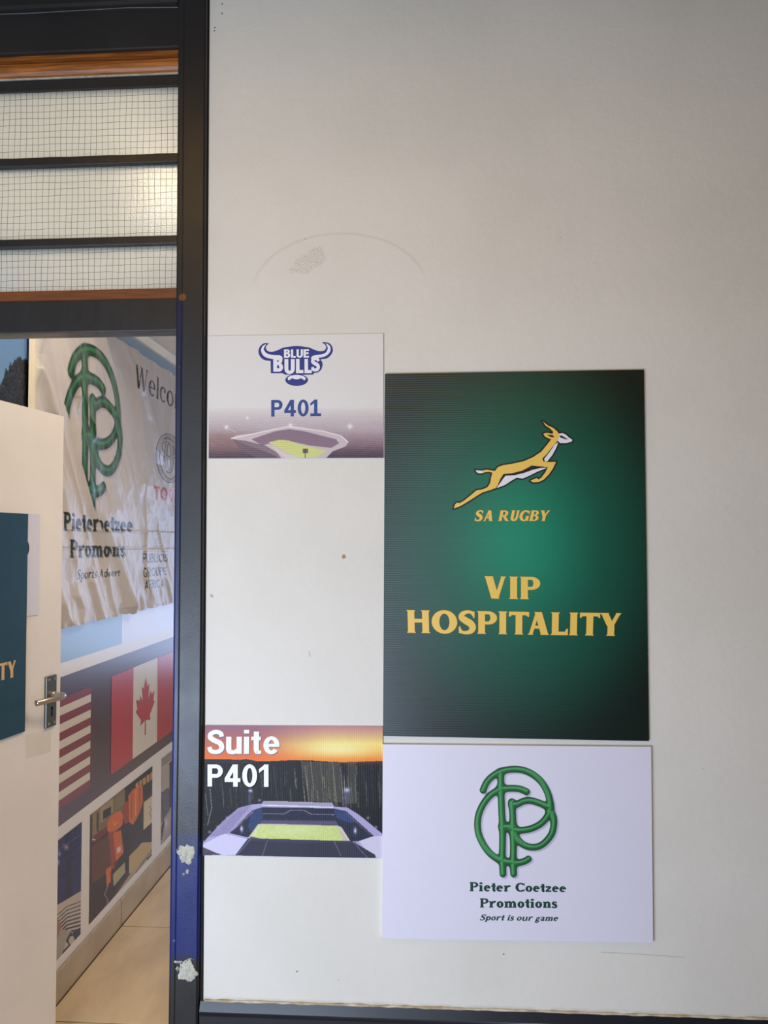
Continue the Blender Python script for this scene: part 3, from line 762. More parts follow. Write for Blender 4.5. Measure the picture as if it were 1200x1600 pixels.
side_poly('maroon_band', rect(1.95, 7.0, .612, 1.143), .0016, M['vinyl_maroon'], mu)
# striped flag
us = side_poly('striped_flag', rect(2.33, 3.078, .675, 1.066), .0021, M['vinyl_flagwhite'], mu, label='striped red and white flag')
hs = .391/13; V, F = [], []
for k in range(0, 13, 2):
    z1 = 1.066-k*hs; n_ = len(V); V += [(XR+.0026, y, z) for y, z in rect(2.33, 3.078, z1-hs, z1)]; F.append((n_, n_+1, n_+2, n_+3))
mesh('stripes', V, F, M['vinyl_stripe'], us)
side_poly('canton', rect(2.33, 2.60, 1.066-7*hs, 1.066), .003, M['vinyl_canton'], us)
# maple leaf flag
ca = side_poly('maple_leaf_flag', rect(3.277, 4.106, .665, 1.070), .0021, M['vinyl_flagwhite'], mu, label='red and white maple leaf flag')
for a, b in ((3.277, 3.520), (3.835, 4.106)): side_poly('red_bar', rect(a, b, .665, 1.070), .0026, M['vinyl_red'], ca)
half = [(0, 1), (.18, .66), (.36, .75), (.26, .22), (.50, .47), (.57, .32), (.88, .40), (.76, .10), (.90, .0), (.42, -.36), (.48, -.54), (.045, -.46), (.05, -.95)]
leaf = half+[(-x, y) for x, y in half[::-1]][:-1]
side_poly('maple_leaf', [(3.675+x*.135, .865+y*.135) for x, y in leaf], .0028, M['vinyl_red'], ca)
# a further flag past the doorway edge
side_poly('green_flag', rect(4.32, 5.1, .665, 1.07), .0021, ink('vinyl_green', (20, 110, 70), .25, vinyl), mu)

# printed photographs low on the mural
def side_print(name, y0, y1, z0, z1, ny, nz, painter, label=None, off=.0022):
    y = np.linspace(y0, y1, ny); z = np.linspace(z1, z0, nz); Yg, Zg = np.meshgrid(y, z)
    V = np.stack([np.full(Yg.size, XR+off), Yg.ravel(), Zg.ravel()], 1)
    px, py = project(V); P = Print(px, py, (120, 110, 100)); painter(P)
    i = np.arange(ny*nz).reshape(nz, ny)
    F = np.stack([i[:-1, :-1], i[:-1, 1:], i[1:, 1:], i[1:, :-1]], -1).reshape(-1, 4)
    return mesh(name, V, F, M['vinylphoto'], mu, cols=P.c, label=label)
def c3(pts, ox=80., oy=1200., s=4.85): return [(ox+x/s, oy+y/s) for x, y in pts]
def paint_robot(P):
    n1 = fbm(P.x*.35, P.y*.12, 3); P.c[:] = (62, 42, 28)
    P.c += (n1[:, None]-.5)*24
    P.fill(c3([(310, 340), (780, 0), (780, 120), (310, 560)]), (128, 108, 74))          # shelves of machines
    P.fill(c3([(560, 150), (780, -20), (780, 180), (560, 330)]), (44, 34, 28))
    P.fill(c3([(490, 205), (555, 160), (555, 270), (490, 320)]), (134, 118, 78))
    P.fill(c3([(315, 350), (370, 305), (370, 470), (315, 510)]), (142, 120, 82))
    P.fill(c3([(345, 340), (360, 330), (360, 480), (345, 490)]), (66, 52, 36))
    P.fill(c3([(375, 300), (470, 225), (470, 330), (375, 420)]), (164, 142, 100))
    P.fill(c3([(392, 325), (455, 290), (455, 350), (392, 395)]), (34, 28, 24))
    for k in range(5): P.fill(c3([(640+k*28, 120-k*20), (660+k*28, 106-k*20), (660+k*28, 160-k*20), (640+k*28, 176-k*20)]), (196, 150, 96))
    P.fill(c3([(315, 520), (780, 180), (780, 215), (315, 570)]), (120, 44, 26))
    P.fill(c3([(540, 330), (700, 240), (780, 190), (780, 560), (680, 580), (590, 660), (540, 700)]), (50, 36, 26))
    P.fill(c3([(310, 590), (430, 510), (460, 780), (310, 900)]), (98, 56, 30))
    P.fill(c3([(310, 880), (440, 780), (420, 1060), (310, 1180)]), (52, 34, 24))
    P.fill(c3([(590, 670), (690, 565), (780, 560), (780, 620), (640, 790), (590, 800)]), (196, 172, 122))   # table
    P.fill(c3([(430, 1050), (600, 800), (780, 600), (780, 700), (600, 900), (430, 1080)]), (176, 162, 144))
    P.line(c3([(640, 795), (770, 610)]), 1.3, (92, 90, 92)); P.fill(c3([(722, 690), (770, 640), (770, 660), (728, 700)]), (24, 22, 22))
    P.fill(c3([(540, 430), (580, 410), (590, 800), (555, 830)]), (34, 28, 24))
    O, OD, OH = (214, 106, 36), (158, 66, 24), (242, 146, 70)
    P.fill(c3([(425, 420), (445, 370), (485, 335), (530, 325), (545, 360), (540, 430), (500, 470), (450, 500), (425, 470)]), O)
    P.fill(c3([(545, 300), (560, 255), (590, 250), (600, 400), (560, 425), (545, 390)]), OD)
    P.fill(c3([(585, 210), (620, 160), (650, 150), (680, 115), (692, 140), (695, 250), (680, 310), (650, 380), (620, 430), (590, 410)]), O)
    P.line(c3([(640, 170), (640, 360)]), 1.6, OH); P.line(c3([(672, 150), (668, 320)]), 1.4, OD); P.line(c3([(610, 190), (608, 380)]), 1.3, OD)
    P.fill(c3([(430, 490), (470, 480), (490, 640), (480, 760), (455, 760), (445, 620)]), OD)
    P.fill(c3([(470, 490), (530, 470), (548, 640), (490, 710), (480, 600)]), O)
    P.fill(c3([(498, 610), (525, 590), (527, 630), (500, 650)]), (225, 205, 190))
    P.fill(c3([(415, 770), (455, 740), (450, 860), (420, 900)]), O)
    P.line(c3([(470, 400), (480, 440), (495, 410)]), 1.5, OH)
    P.line(c3([(430, 890), (405, 960), (430, 1000), (425, 1030)]), 1.2, (150, 140, 130))
    P.fill(c3([(700, 262), (776, 200), (776, 400), (700, 470)]), (205, 186, 150)); P.fill(c3([(706, 268), (776, 212), (776, 392), (706, 460)]), (216, 200, 166))
    P.line(c3([(745, 290), (760, 310), (745, 340), (760, 370), (748, 390)]), .8, (132, 90, 66))
    P.fill(c3([(455, 800), (570, 690), (590, 770), (465, 960)]), (26, 22, 20)); P.fill(c3([(468, 805), (558, 712), (562, 790), (474, 900)]), (178, 172, 132))
    P.line(c3([(315, 540), (335, 545)]), 2, (200, 190, 180))
side_print('robot_photo', 3.085, 3.775, .146, .566, 170, 210, paint_robot, 'printed photograph of an orange robot arm in a workshop')
def paint_blue(P):
    P.c[:] = (36, 40, 92); n1 = fbm(P.x*.1, P.y*.06, 5, 2); P.c += (n1[:, None]-.5)*22
    P.fill(c3([(110, 400), (150, 370), (150, 980), (110, 1000)]), (26, 26, 56))
    P.line(c3([(30, 850), (230, 690)]), 3, (28, 30, 66)); P.line(c3([(30, 640), (230, 500)]), 2, (60, 66, 130))
    P.glow(*c3([(115, 600)])[0], 3.5, 4.5, (150, 150, 178)); P.glow(*c3([(62, 650)])[0], 3.0, 4, (118, 150, 196)); P.glow(*c3([(50, 715)])[0], 3, 5, (150, 160, 200))
    P.glow(*c3([(90, 585)])[0], 1.6, 3, (150, 70, 70), .7)
    P.fill(c3([(-40, 1090), (230, 930), (230, 1300), (-40, 1480)]), (198, 186, 172))
    for k in range(9): P.line(c3([(40+k*4, 1120+k*26), (120, 1050+k*28), (225, 1010+k*30)]), 1.3+.25*k, (62, 66, 92))
    P.fill(c3([(-40, 1120), (40, 1130), (80, 1200), (60, 1290), (-40, 1400)]), (170, 116, 92))
    P.fill(c3([(70, 1220), (160, 1240), (120, 1300), (80, 1420), (20, 1500), (30, 1350)]), (166, 160, 150))
    P.line(c3([(150, 1250), (120, 1310), (140, 1340), (90, 1400)]), 3, (40, 46, 66)); P.fill(c3([(160, 1250), (230, 1200), (230, 1290), (180, 1310)]), (40, 52, 86))
side_print('blue_coat_photo', 2.52, 3.010, .146, .566, 130, 210, paint_blue, 'printed photograph of striped cloth against dark blue')
def paint_grey(P):
    P.c[:] = (150, 140, 132); P.fill(c3([(830, 0), (905, -60), (905, 160), (835, 240)]), (176, 166, 156))
    P.fill(c3([(830, 200), (900, 150), (905, 300), (835, 420)]), (96, 92, 104)); P.line(c3([(838, 190), (890, 150)]), 1.6, (50, 44, 42))
    P.fill(c3([(895, -40), (925, -60), (910, 300), (895, 300)]), (54, 44, 38)); P.fill(c3([(832, 420), (905, 330), (905, 500), (832, 580)]), (168, 160, 160))
    P.glow(*c3([(870, 420)])[0], 4, 7, (200, 194, 192)); P.fill(c3([(832, 470), (850, 380), (860, 420), (836, 560)]), (60, 54, 52)); P.line(c3([(845, 240), (850, 380)]), 1, (60, 56, 60))
side_print('machine_photo', 3.905, 4.56, .146, .566, 110, 150, paint_grey, 'printed photograph of grey machinery')
def paint_sky(P):
    P.c[:] = (104, 146, 196); P.band((P.y-520)/160*.5, (128, 164, 205)); P.band(np.clip((P.x-36)/14, 0, 1)*.8*np.clip((700-P.y)/140, 0, 1), (48, 66, 128))
    top = np.interp(P.x, [-60, -30, 0, 6, 9, 13, 16, 19, 22, 26, 31, 36, 40, 44, 60], [640, 622, 600, 588, 574, 580, 565, 570, 562, 560, 556, 562, 558, 566, 600])
    top = top+7*(fbm(P.x*.55, P.y*.30, 9)-.5)+5*(value_noise(P.x*1.3, P.y*.7, 2)-.5)
    t = np.clip((P.y-top)/2.0, 0, 1); n1 = fbm(P.x*.6, P.y*.5, 7)
    col = np.array((36, 42, 50))+(n1[:, None]-.45)*80
    col = col*(1-np.clip((P.x-34)/14, 0, 1)[:, None]*.8)
    P.c = P.c*(1-t[:, None])+col*t[:, None]
side_print('tree_photo', 2.10, 2.572, 1.76, 2.540, 150, 240, paint_sky, 'printed blue sky with a dark leafy tree')

# ================================================================== the cloth banner
YB0, YB1, ZB0, ZB1 = 2.545, 5.40, 1.322, 2.488
ny = 620; nz = 400
yy = np.concatenate([np.linspace(YB0, 4.25, 520), np.linspace(4.25, YB1, 101)[1:]]); ny = yy.size
zz = np.linspace(ZB1, ZB0, nz); Yg, Zg = np.meshgrid(yy, zz); yf, zf = Yg.ravel(), Zg.ravel()
XB = XR+.016
bx, by = project(np.stack([np.full(yf.size, XB), yf, zf], 1))
BAN = Plane((XB, 0, 0), (1, 0, 0))
def wpt(pts): a = np.array(pts, float); q = BAN(a[:, 0], a[:, 1]); return q[:, 1], q[:, 2]
def sdist(pts):
    """signed distance (metres along the wall, + towards the suite's far end) and end fade from a measured fold line"""
    y_, z_ = wpt(pts); o = np.argsort(z_); z_, y_ = z_[o], y_[o]
    yl = np.interp(zf, z_, y_); fade = np.clip((zf-(z_[0]-.05))/.06, 0, 1)*np.clip(((z_[-1]+.05)-zf)/.06, 0, 1)
    return yf-yl, fade
F1 = [(60, 500), (69, 528), (91, 600), (110, 660), (135, 750), (146, 790), (165, 842), (192, 919), (200, 950)]
FOLDS = [(F1, .028, .030, .110), ([(80, 505), (88, 528), (100, 570), (110, 600), (119, 626)], .022, .022, .070),
         ([(58, 575), (70, 605), (84, 650)], .012, .02, .05), ([(126, 612), (136, 650), (147, 672)], .010, .03, .02),
         ([(160, 520), (166, 545), (178, 575)], .010, .06, .04), ([(190, 535), (205, 570), (215, 600)], .008, .06, .05),
         ([(214, 555), (222, 610), (240, 660), (252, 710)], .013, .025, .09), ([(210, 575), (216, 640), (219, 705), (222, 760)], .009, .09, .05),
         ([(225, 745), (226, 830), (228, 925)], .006, .015, .015), ([(148, 540), (149, 580)], .005, .03, .03),
         ([(143, 905), (150, 930), (160, 968)], .012, .03, .04), ([(163, 895), (170, 930), (178, 962)], .010, .03, .05),
         ([(96, 940), (103, 962), (111, 980)], .014, .03, .05), ([(120, 930), (128, 950), (124, 975)], .010, .04, .04),
         ([(198, 935), (202, 950), (205, 965)], .010, .04, .04), ([(228, 900), (236, 925), (242, 945)], .008, .04, .04),
         ([(262, 560), (268, 640), (262, 720)], .008, .05, .06), ([(250, 890), (262, 915), (270, 940)], .007, .05, .05),
         ([(100, 760), (112, 830), (120, 880)], .008, .04, .04), ([(172, 640), (176, 740), (180, 800)], .006, .06, .06)]
ac = yf+.62*zf
h = .008*(fbm(yf*5, zf*3, 2)-.5)*2+.004*(fbm(yf*14, zf*8, 5)-.5)*2+.016*(fbm(ac*8, zf*1.1, 11, 3)-.5)+.006*(1-np.abs(2*value_noise(ac*17, zf*2.0, 21)-1))
for pts, amp, wr, wl in FOLDS:
    d, fade = sdist(pts); pr_ = np.where(d > 0, np.exp(-d/wr), np.exp(-(d/wl)**2*1.4)); h = h+1.35*amp*pr_*fade
low = np.clip((ZB0+.17-zf)/.17, 0, 1)
h = h+low*.005*np.sin(yf*52+4*np.sin(yf*9))*low+low*.005*fbm(yf*34, zf*10, 8)
for yc, sgn in ((wpt([(190, 830), (190, 831)])[1][0], 1), (wpt([(190, 856), (190, 857)])[1][0], -1)): h = h+sgn*.003*np.exp(-((zf-yc)/.006)**2)
h = h+.010
hem = yf < YB0+.040
h = np.where(hem, .006, h)
V = np.stack([XB+h-.012, yf, zf+np.where(zf < ZB0+.03, .003*np.sin(yf*40)+.002*np.sin(yf*97), 0)*np.clip((ZB0+.03-zf)/.03, 0, 1)], 1)
bx, by = project(V); q_ = BAN(bx, by); ys, zs = q_[:, 1], q_[:, 2]
C = Print(bx, by, (204, 200, 200))
C.c += (fbm(yf*4, zf*4, 3)-.5)[:, None]*10
f1x = np.interp(by, [p[1] for p in F1], [p[0] for p in F1])
left = bx < f1x
src_x = np.where(left, bx-22, bx); S = Print(src_x, by, (0, 0, 0)); S.c = C.c
# emblem in wall metres
EX = 570+(ys-3.033)/.00060+left*5000; EY = 155+(2.378-zs)/.000533
paint_emblem(S, EX, EY, 8.0, h=47.0, dark=(8, 36, 22), lo=(18, 76, 42), hi=(66, 136, 88), shadow=(176, 170, 176))
BK = dict(w=.26, t=.14, s=.085, h=.11)
for sh, col, a in (((1.2, 1.6), (140, 140, 148), .6), ((0, 0), (6, 32, 30), 1.0)):
    o = np.array(sh)
    for txt, q in (('Pieter Coetzee', ((77, 800), (207, 808), (207, 831.5), (77, 829))), ('Promotions', ((87, 843), (195, 848), (195, 869), (87, 871)))):
        S.fills(fit(serif_text(txt, **BK), *[tuple(np.array(p)+o) for p in q]), col, a)
S.fills(fit(serif_text('Sports Advertising', w=.2, t=.1, s=.06, h=.07, slant=.2), (98, 890), (187, 888), (187, 898), (98, 905.5)), (6, 36, 32))
S.fills(fit(serif_text('Welcome', w=.17, t=.065, s=.06, h=.04, slant=.05), (211, 568), (300, 620), (300, 653), (211, 604)), (28, 28, 34))
for txt, q in (('TO', ((240, 759), (262, 762), (262, 783), (240, 781))), ('O', ((264.5, 763), (270.5, 764), (270.5, 784), (264.5, 783))), ('TA', ((271.5, 764), (292, 768), (292, 787), (271.5, 784)))):
    S.fills(fit(sans_text(txt, .24), *q), (200, 22, 34))
for txt, q in (('PUBLICIS', ((223, 864), (262, 866), (262, 877.5), (223, 880))), ('GROUPE', ((224, 887), (260, 886), (260, 898), (224, 902.5))), ('AFRICA', ((226, 907), (257, 904), (257, 917), (226, 921)))):
    S.fills(fit(sans_text(txt, .17), *q), (24, 26, 36))
S.line([(224, 861.5), (263, 861.5)], .8, (150, 140, 126))
# three-oval emblem
def slope(pts, k=.30, x0=264): return [(x, y+k*(x-x0)) for x, y in pts]
def oval(cx, cy, rx, ry, w, col): S.fills(outline(slope(ell(cx, cy, rx, ry, n=48)), w), col)
for w_, col in ((6.8, (34, 36, 46)), (4.4, (176, 174, 176))):
    oval(264, 716, 17.5, 35, w_, col); oval(263, 702, 12, 13.5, w_*.85, col); oval(264, 713, 5, 24, w_*.75, col)
# pale crest above the agency's name
for k in range(26):
    t = 2*math.pi*k/26; S.line([(243+5*math.cos(t), 836+8*math.sin(t)), (243+13*math.cos(t), 836+21*math.sin(t))], 1.2, (176, 158, 136), .8)
S.fills(outline(ell(243, 836, 4.5, 8, n=20), 1.6), (168, 152, 134)); S.line([(231, 858), (255, 858)], 4, (190, 176, 156), .8)
for k in range(6): S.line([(232+k*5, 818-k), (235+k*5, 806+2*(k % 2))], 1.5, (172, 160, 144), .8)
C.c = S.c
C.c[hem] = (236, 228, 208)
i = np.arange(ny*nz).reshape(nz, ny); F = np.stack([i[:-1, :-1], i[:-1, 1:], i[1:, 1:], i[1:, :-1]], -1).reshape(-1, 4)
bn = mesh('cloth_banner', V, F, M['cloth'], None, smooth=True, cols=C.c, loc=(XB, 2.55, ZB1), label='creased white satin banner with a green ring emblem and welcome lettering, hung over the mural', cat='banner')
bn['kind'] = 'thing'

# ================================================================== the open door
zt = .422
A = CAMP+ray(0., 625.)*(zt/ray(0., 625.)[2]); B = CAMP+ray(100., 651.)*(zt/ray(100., 651.)[2])
A, B = A[:2], B[:2]; e = (B-A)/np.linalg.norm(B-A); nrm = np.array([e[1], -e[0]])
if nrm[0] < 0: nrm = -nrm
H = A-e*((A[1]-1.915)/e[1])                                   # hinge line
DOOR = Plane((H[0], H[1], 0), (nrm[0], nrm[1], 0))
L = float((B-H)@e)
def dloc(s, t, z): q = H+e*s+nrm*t; return (q[0], q[1], z)
def dbox(s0, s1, t0, t1, z0, z1, b=0.0):
    v, f = box(s0, s1, t0, t1, z0, z1, b); return [dloc(s_, t_, z_) for s_, t_, z_ in v], f
def don(x, y):                                               # measured spot -> (along door, height)
    q = DOOR(float(x), float(y)); return float((q[:2]-H)@e), float(q[2])
dr = empty('door_1', dloc(0, 0, 0), kind='structure', label='cream painted door standing open into the suite')
v, f = dbox(0, L, -.034, 0, .012, 1.62+zt, .0015); mesh('door_leaf', v, f, M['door'], dr)
for z in (.25, 1.05, 1.80): v, f = tube([dloc(-.004, -.004, z-.045), dloc(-.004, -.004, z+.045)], .006, 12); mesh('hinge', v, f, M['steel'], dr)
flat('paint_patch', [[(40, 1148), (80, 1141), (79, 1175), (40, 1186)]], DOOR, .0004, M['doorpatch'], dr, label='pale grey touched-up patch below the handle')
# handle
s0, zc = don(75.5, 1086); sA, zA = don(65.5, 1058); sB, zB = don(86, 1135)
hd = empty('door_handle', (0, 0, 0)); hd.parent = dr; hd.location = Vector(dloc(s0, 0, zc))-dr.location
tag(hd, label='steel lever handle on a tall plate with a keyhole')
pa, pb_ = don(69.5, 1057)[0], don(85.5, 1053)[0]; za, zb = don(77, 1135.5)[1], don(77, 1055.5)[1]
v, f = dbox(pa, pb_, 0, .0085, za, zb, .0025); mesh('back_plate', v, f, M['steelplate'], hd)
for s_, z_ in ((pa+.012, zb-.012), (pb_-.012, zb-.012), (pa+.012, za+.012), (pb_-.012, za+.012)):
    v, f = tube([dloc(s_, .008, z_), dloc(s_, .0098, z_), dloc(s_, .0102, z_)], [.0045, .0042, .003], 12); mesh('screw', v, f, M['steel'], hd)
sk_, zk = don(77.5, 1112)
v, f = join([tube([dloc(sk_, .0080, zk+.012), dloc(sk_, .0092, zk+.012)], .0055, 14), dbox(sk_-.0028, sk_+.0028, .0080, .0092, zk-.014, zk+.012)]); mesh('keyhole', v, f, M['black'], hd)
sm = (pa+pb_)/2; zl = zc
v, f = tube([dloc(sm, .006, zl), dloc(sm, .018, zl), dloc(sm, .021, zl)], [.0125, .0125, .010], 20); mesh('rose', v, f, M['steel'], hd)
lp = catmull([(sm, .018, 0), (sm, .040, 0), (sm-.004, .052, 0), (sm-.022, .060, 0), (sm-.055, .058, 0), (sm-.085, .050, -.001), (sm-.118, .036, -.003)], 7)
v, f = tube([dloc(p[0], p[1], zl+p[2]) for p in lp], .0092, 20); mesh('lever', v, f, M['steel'], hd, smooth=True)

# sign boards on the door
sg = empty('door_sign', DOOR(38., 980., .003), label='blue-green hospitality sign on the cream door, its left part cut by the picture edge', cat='sign')
sr_, zt_ = don(41, 803); sr2, zb_ = don(33.5, 1143.5); sl = max(.008, sr_-.594)
v, f = dbox(sl, sr_, .0035, .0070, zb_, zt_, .0004); mesh('board', v, f, M['doorgreen'], sg)
def dtext(txt, sA_, sB_, z0_, z1_, m, name, parent, **k):
    P, wd = txt; V, F = [], []
    for kk, p in enumerate(P):
        n_ = len(V); V += [dloc(sA_+(sB_-sA_)*x/wd, .0074+2e-6*kk, z0_+(z1_-z0_)*y) for x, y in p]; F.append(tuple(range(n_, n_+len(p))))
    mesh(name, V, F, m, parent, **k)
FZ = dict(w=.27, t=.13, s=.045, h=.05, track=.07)
sT, zT0 = don(21.5, 1057); _, zT1 = don(20.5, 1031.5)
wT = (sT-don(-2, 1063)[0])/1.75*10.2*1.25
dtext(serif_text('HOSPITALITY', **FZ), sT-min(wT, sT-sl-.01), sT, zT0, zT1, M['door_gold'], 'lettering', sg, label='gold serif capitals')
dtext(serif_text('VIP', **FZ), (sl+sr_)/2-.055, (sl+sr_)/2+.055, zT1+.03, zT1+.03+(zT1-zT0), M['door_gold'], 'lettering', sg)
s2 = empty('door_notice', DOOR(50., 890., .001), label='white notice on the cream door, mostly hidden behind the blue-green sign', cat='sign')
sw, zw1 = don(61, 803.5); _, zw0 = don(57, 960.5)
v, f = dbox(sw-.30, sw, .0006, .0030, zw0, zw1, .0003); mesh('board', v, f, ink('door_notice_white', (214, 216, 232), .3), s2)
q0, z0_ = don(44, 872); _, z1_ = don(44, 841)
v, f = tube([dloc(q0-.012, .0030, (z0_+z1_)/2), dloc(q0-.012, .0033, (z0_+z1_)/2)], .001, 24)
V = [dloc(q0-.028+.028*math.cos(t), .0034, (z0_+z1_)/2+(z1_-z0_)/2*math.sin(t)) for t in np.linspace(0, 2*math.pi, 28)[:-1]]
mesh('printed_letter', V, [tuple(range(27))], M['ink_dark'], s2)

# ================================================================== notices on the corridor wall
# --- white notice with blue horned emblem
T = .0035
c4 = [(325.5, 525), (599, 521), (599.5, 715.5), (325.5, 716.5)]
s3 = empty('suite_notice', WALL(460., 716., .0), label='white notice with a blue bull emblem over P401 and a hazy stadium', cat='sign')
board('board', c4, WALL, T, T-.0004, M['white_board'], s3, M['board_edge'])
x3 = lambda p: [(310+x/4, 510+y/4) for x, y in p]
gx, gy, F = grid_quad([(326, 632), (598.6, 632), (599.2, 715.2), (326, 716.2)], 420, 130)
P = Print(gx, gy, (230, 226, 221))
t = np.clip((P.y-636)/78, 0, 1)
P.band(t**.8*.95, (150, 120, 132)); P.band(np.clip((P.y-672)/42, 0, 1)*.8, (96, 66, 78)); P.band(np.clip((P.y-696)/24, 0, 1)*.75, (52, 30, 46))
P.glow(345, 690, 50, 16, (150, 108, 92), .55)
P.c += (fbm(P.x*.12, P.y*.5, 4)-.5)[:, None]*26*t[:, None]
P.c += (np.sin(P.y*2.2+P.x*.12)*9*np.clip((P.x-500)/60, 0, 1)*np.clip((P.y-655)/20, 0, 1))[:, None]
P.c += (np.sin(P.y*2.4-P.x*.10)*8*np.clip((390-P.x)/40, 0, 1)*np.clip((P.y-695)/10, 0, 1))[:, None]
roof = x3([(205, 700), (240, 680), (340, 670), (460, 640), (560, 622), (640, 628), (780, 655), (890, 680), (940, 720), (920, 750), (840, 780), (790, 830), (520, 830), (440, 790), (300, 740)])
P.fill(roof, (206, 190, 190))
P.fill(x3([(330, 705), (480, 655), (570, 642), (660, 655), (860, 705), (880, 730), (830, 760), (700, 745), (560, 715), (430, 735), (400, 745)]), (138, 112, 128))
P.c += 0
P.fill(x3([(215, 705), (300, 715), (420, 745), (560, 830), (380, 830), (260, 770)]), (110, 86, 102), .75)
P.fill(x3([(440, 725), (500, 710), (560, 712), (640, 740), (800, 778), (740, 815), (620, 820), (560, 790)]), (212, 216, 130))
P.fill(x3([(460, 745), (560, 800), (640, 822), (520, 826)]), (226, 208, 198), .8)
P.line(x3([(205, 700), (340, 672), (560, 626), (780, 655), (890, 684), (935, 725)]), 1.5, (240, 232, 226))
for q, r_ in (((175, 630), 3), ((947, 625), 3.6), ((305, 572), 2), ((575, 618), 3)): a = x3([q])[0]; P.glow(a[0], a[1], r_, r_, (250, 246, 240), .9)
P.line(x3([(180, 632), (235, 660)]), 1.2, (214, 196, 196), .7)
P.line(x3([(668, 765), (668, 826)]), 1.2, (40, 30, 40)); P.fill(x3([(652, 765), (686, 765), (686, 792), (652, 792)]), (70, 60, 60), .8)
w_ = WALL(P.x, P.y, T+.0002); mesh('stadium_print', w_, F, M['photo_h'], s3, cols=P.c, label='hazy mauve stadium photograph')
b8 = lambda p: [(390+x/8, 520+y/8) for x, y in p]
outer = b8(arcs([(245, 133), (190, 128), (140, 158), (112, 210), (114, 262), (142, 310), (190, 342), (262, 352)], 5)+[(265, 505), (410, 505), (440, 523), (600, 528), (800, 522), (802, 502)]+arcs([(850, 497), (893, 462), (912, 405), (905, 360), (888, 335), (960, 322), (1010, 285), (1040, 225), (1028, 165), (985, 125), (905, 120), (943, 148), (955, 190), (930, 222), (870, 230), (800, 208), (740, 184), (590, 165), (430, 184), (360, 213), (290, 236), (235, 232), (205, 200), (208, 165), (245, 133)], 5))
flat('emblem', [outer, b8(ell(588, 590, 142, 74))], WALL, T+.0003, M['navy'], s3, label='blue horned bull head')
hornL = b8(arcs([(208, 140), (165, 165), (143, 215), (160, 268), (200, 305), (270, 325), (300, 330)], 5)+arcs([(415, 330), (405, 300), (375, 282), (300, 278), (225, 262), (188, 230), (178, 195), (208, 140)], 5))
hornR = b8(arcs([(950, 130), (1000, 160), (1012, 215), (985, 265), (930, 300), (860, 312), (800, 318)], 5)+arcs([(768, 330), (775, 300), (810, 282), (880, 272), (940, 255), (970, 220), (975, 180), (950, 130)], 5))
whites = [hornL, hornR]+fit(sans_text('BLUE', .25, .07), *b8([(430, 208), (742, 205), (742, 310), (430, 313)]))
for ch, q in (('B', [(296, 300), (418, 300), (418, 486), (296, 486)]), ('U', [(436, 330), (564, 330), (564, 515), (436, 515)]), ('L', [(580, 328), (672, 328), (672, 504), (580, 504)]), ('L', [(686, 328), (776, 328), (776, 504), (686, 504)]), ('S', [(772, 308), (872, 308), (872, 478), (772, 478)])):
    whites += fit(sans_text(ch, .27), *b8(q))
whites += [b8(ell(588, 572, 112, 46))]
flat('emblem_lettering', whites, WALL, T+.0005, M['ink_white'], s3, label='white letters inside the bull head')
flat('emblem_nose', [b8(ell(588, 612, 98, 52))], WALL, T+.0007, M['navy'], s3)
flat('emblem_glint', [b8(ell(588, 558, 50, 24))], WALL, T+.0009, M['ink_white'], s3)
flat('lettering', fit(sans_text('P401', .20, .10, True), *b8([(270, 840), (893, 834), (893, 1042), (270, 1048)])), WALL, T+.0003, M['royal'], s3, label='blue room number')

# --- sunset stadium board
c4 = [(320.5, 1133.5), (598, 1135), (598.5, 1341), (317, 1336.5)]
s4 = empty('suite_board', WALL(456., 1338., 0.), label='sunset stadium board lettered Suite P401, low on the wall beside the post', cat='sign')
T2 = .004
board('board', c4, WALL, T2, .0035, M['board_edge'], s4, M['board_edge'])
gx, gy, F = grid_quad(c4, 430, 316); P = Print(gx, gy, (26, 23, 27))
x4 = lambda p: [(310+x/4, 1120+y/4) for x, y in p]
hy = 1187+1.2*np.sin(P.x*.05)+(P.x-319)*.012
sky = P.y < hy; tt = np.clip((P.y-1133)/54, 0, 1)
c_l = np.array((150, 104, 128))*(1-tt[:, None])+np.array((244, 120, 52))*tt[:, None]
c_r = np.where(tt[:, None] < .55, np.array((192, 128, 140))*(1-tt[:, None]/.55)+np.array((255, 226, 120))*(tt[:, None]/.55), np.array((255, 226, 120))*(1-(tt[:, None]-.55)/.45)+np.array((248, 140, 44))*((tt[:, None]-.55)/.45))
mx = np.clip((P.x-400)/110, 0, 1)[:, None]; skc = c_l*(1-mx)+c_r*mx
P.c = np.where(sky[:, None], skc, P.c)
g_ = np.exp(-(((P.x-528)/62)**2+((P.y-1171)/12)**2))*sky; P.c = P.c*(1-.85*g_[:, None])+np.array((255, 246, 170))*.85*g_[:, None]
P.c += ((fbm(P.x*.4, P.y*.4, 6)-.5)*16*(~sky))[:, None]
P.fill([(319, 1186), (340, 1187), (360, 1188.5), (385, 1186), (400, 1189), (400, 1193), (319, 1193)], (44, 34, 36))
g_ = np.exp(-((P.y-1189)/5)**2)*(~sky)*np.clip((P.x-480)/60, 0, 1)*.55; P.c = P.c*(1-g_[:, None])+np.array((150, 80, 40))*g_[:, None]
rnd = random.Random(7)                            # daylight gloss on the flutes painted in as pale streaks, with some scratches
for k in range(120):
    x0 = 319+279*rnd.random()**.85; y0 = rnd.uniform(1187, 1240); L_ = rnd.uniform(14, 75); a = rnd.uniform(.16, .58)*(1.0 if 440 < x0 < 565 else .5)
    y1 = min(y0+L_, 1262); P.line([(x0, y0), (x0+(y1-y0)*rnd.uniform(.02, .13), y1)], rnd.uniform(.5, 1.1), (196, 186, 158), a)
P.fill([(471, 1190), (530, 1192), (534, 1254), (482, 1252)], (150, 144, 110), .34); P.fill([(543, 1190), (556, 1190), (556, 1256), (541, 1256)], (130, 126, 98), .34)
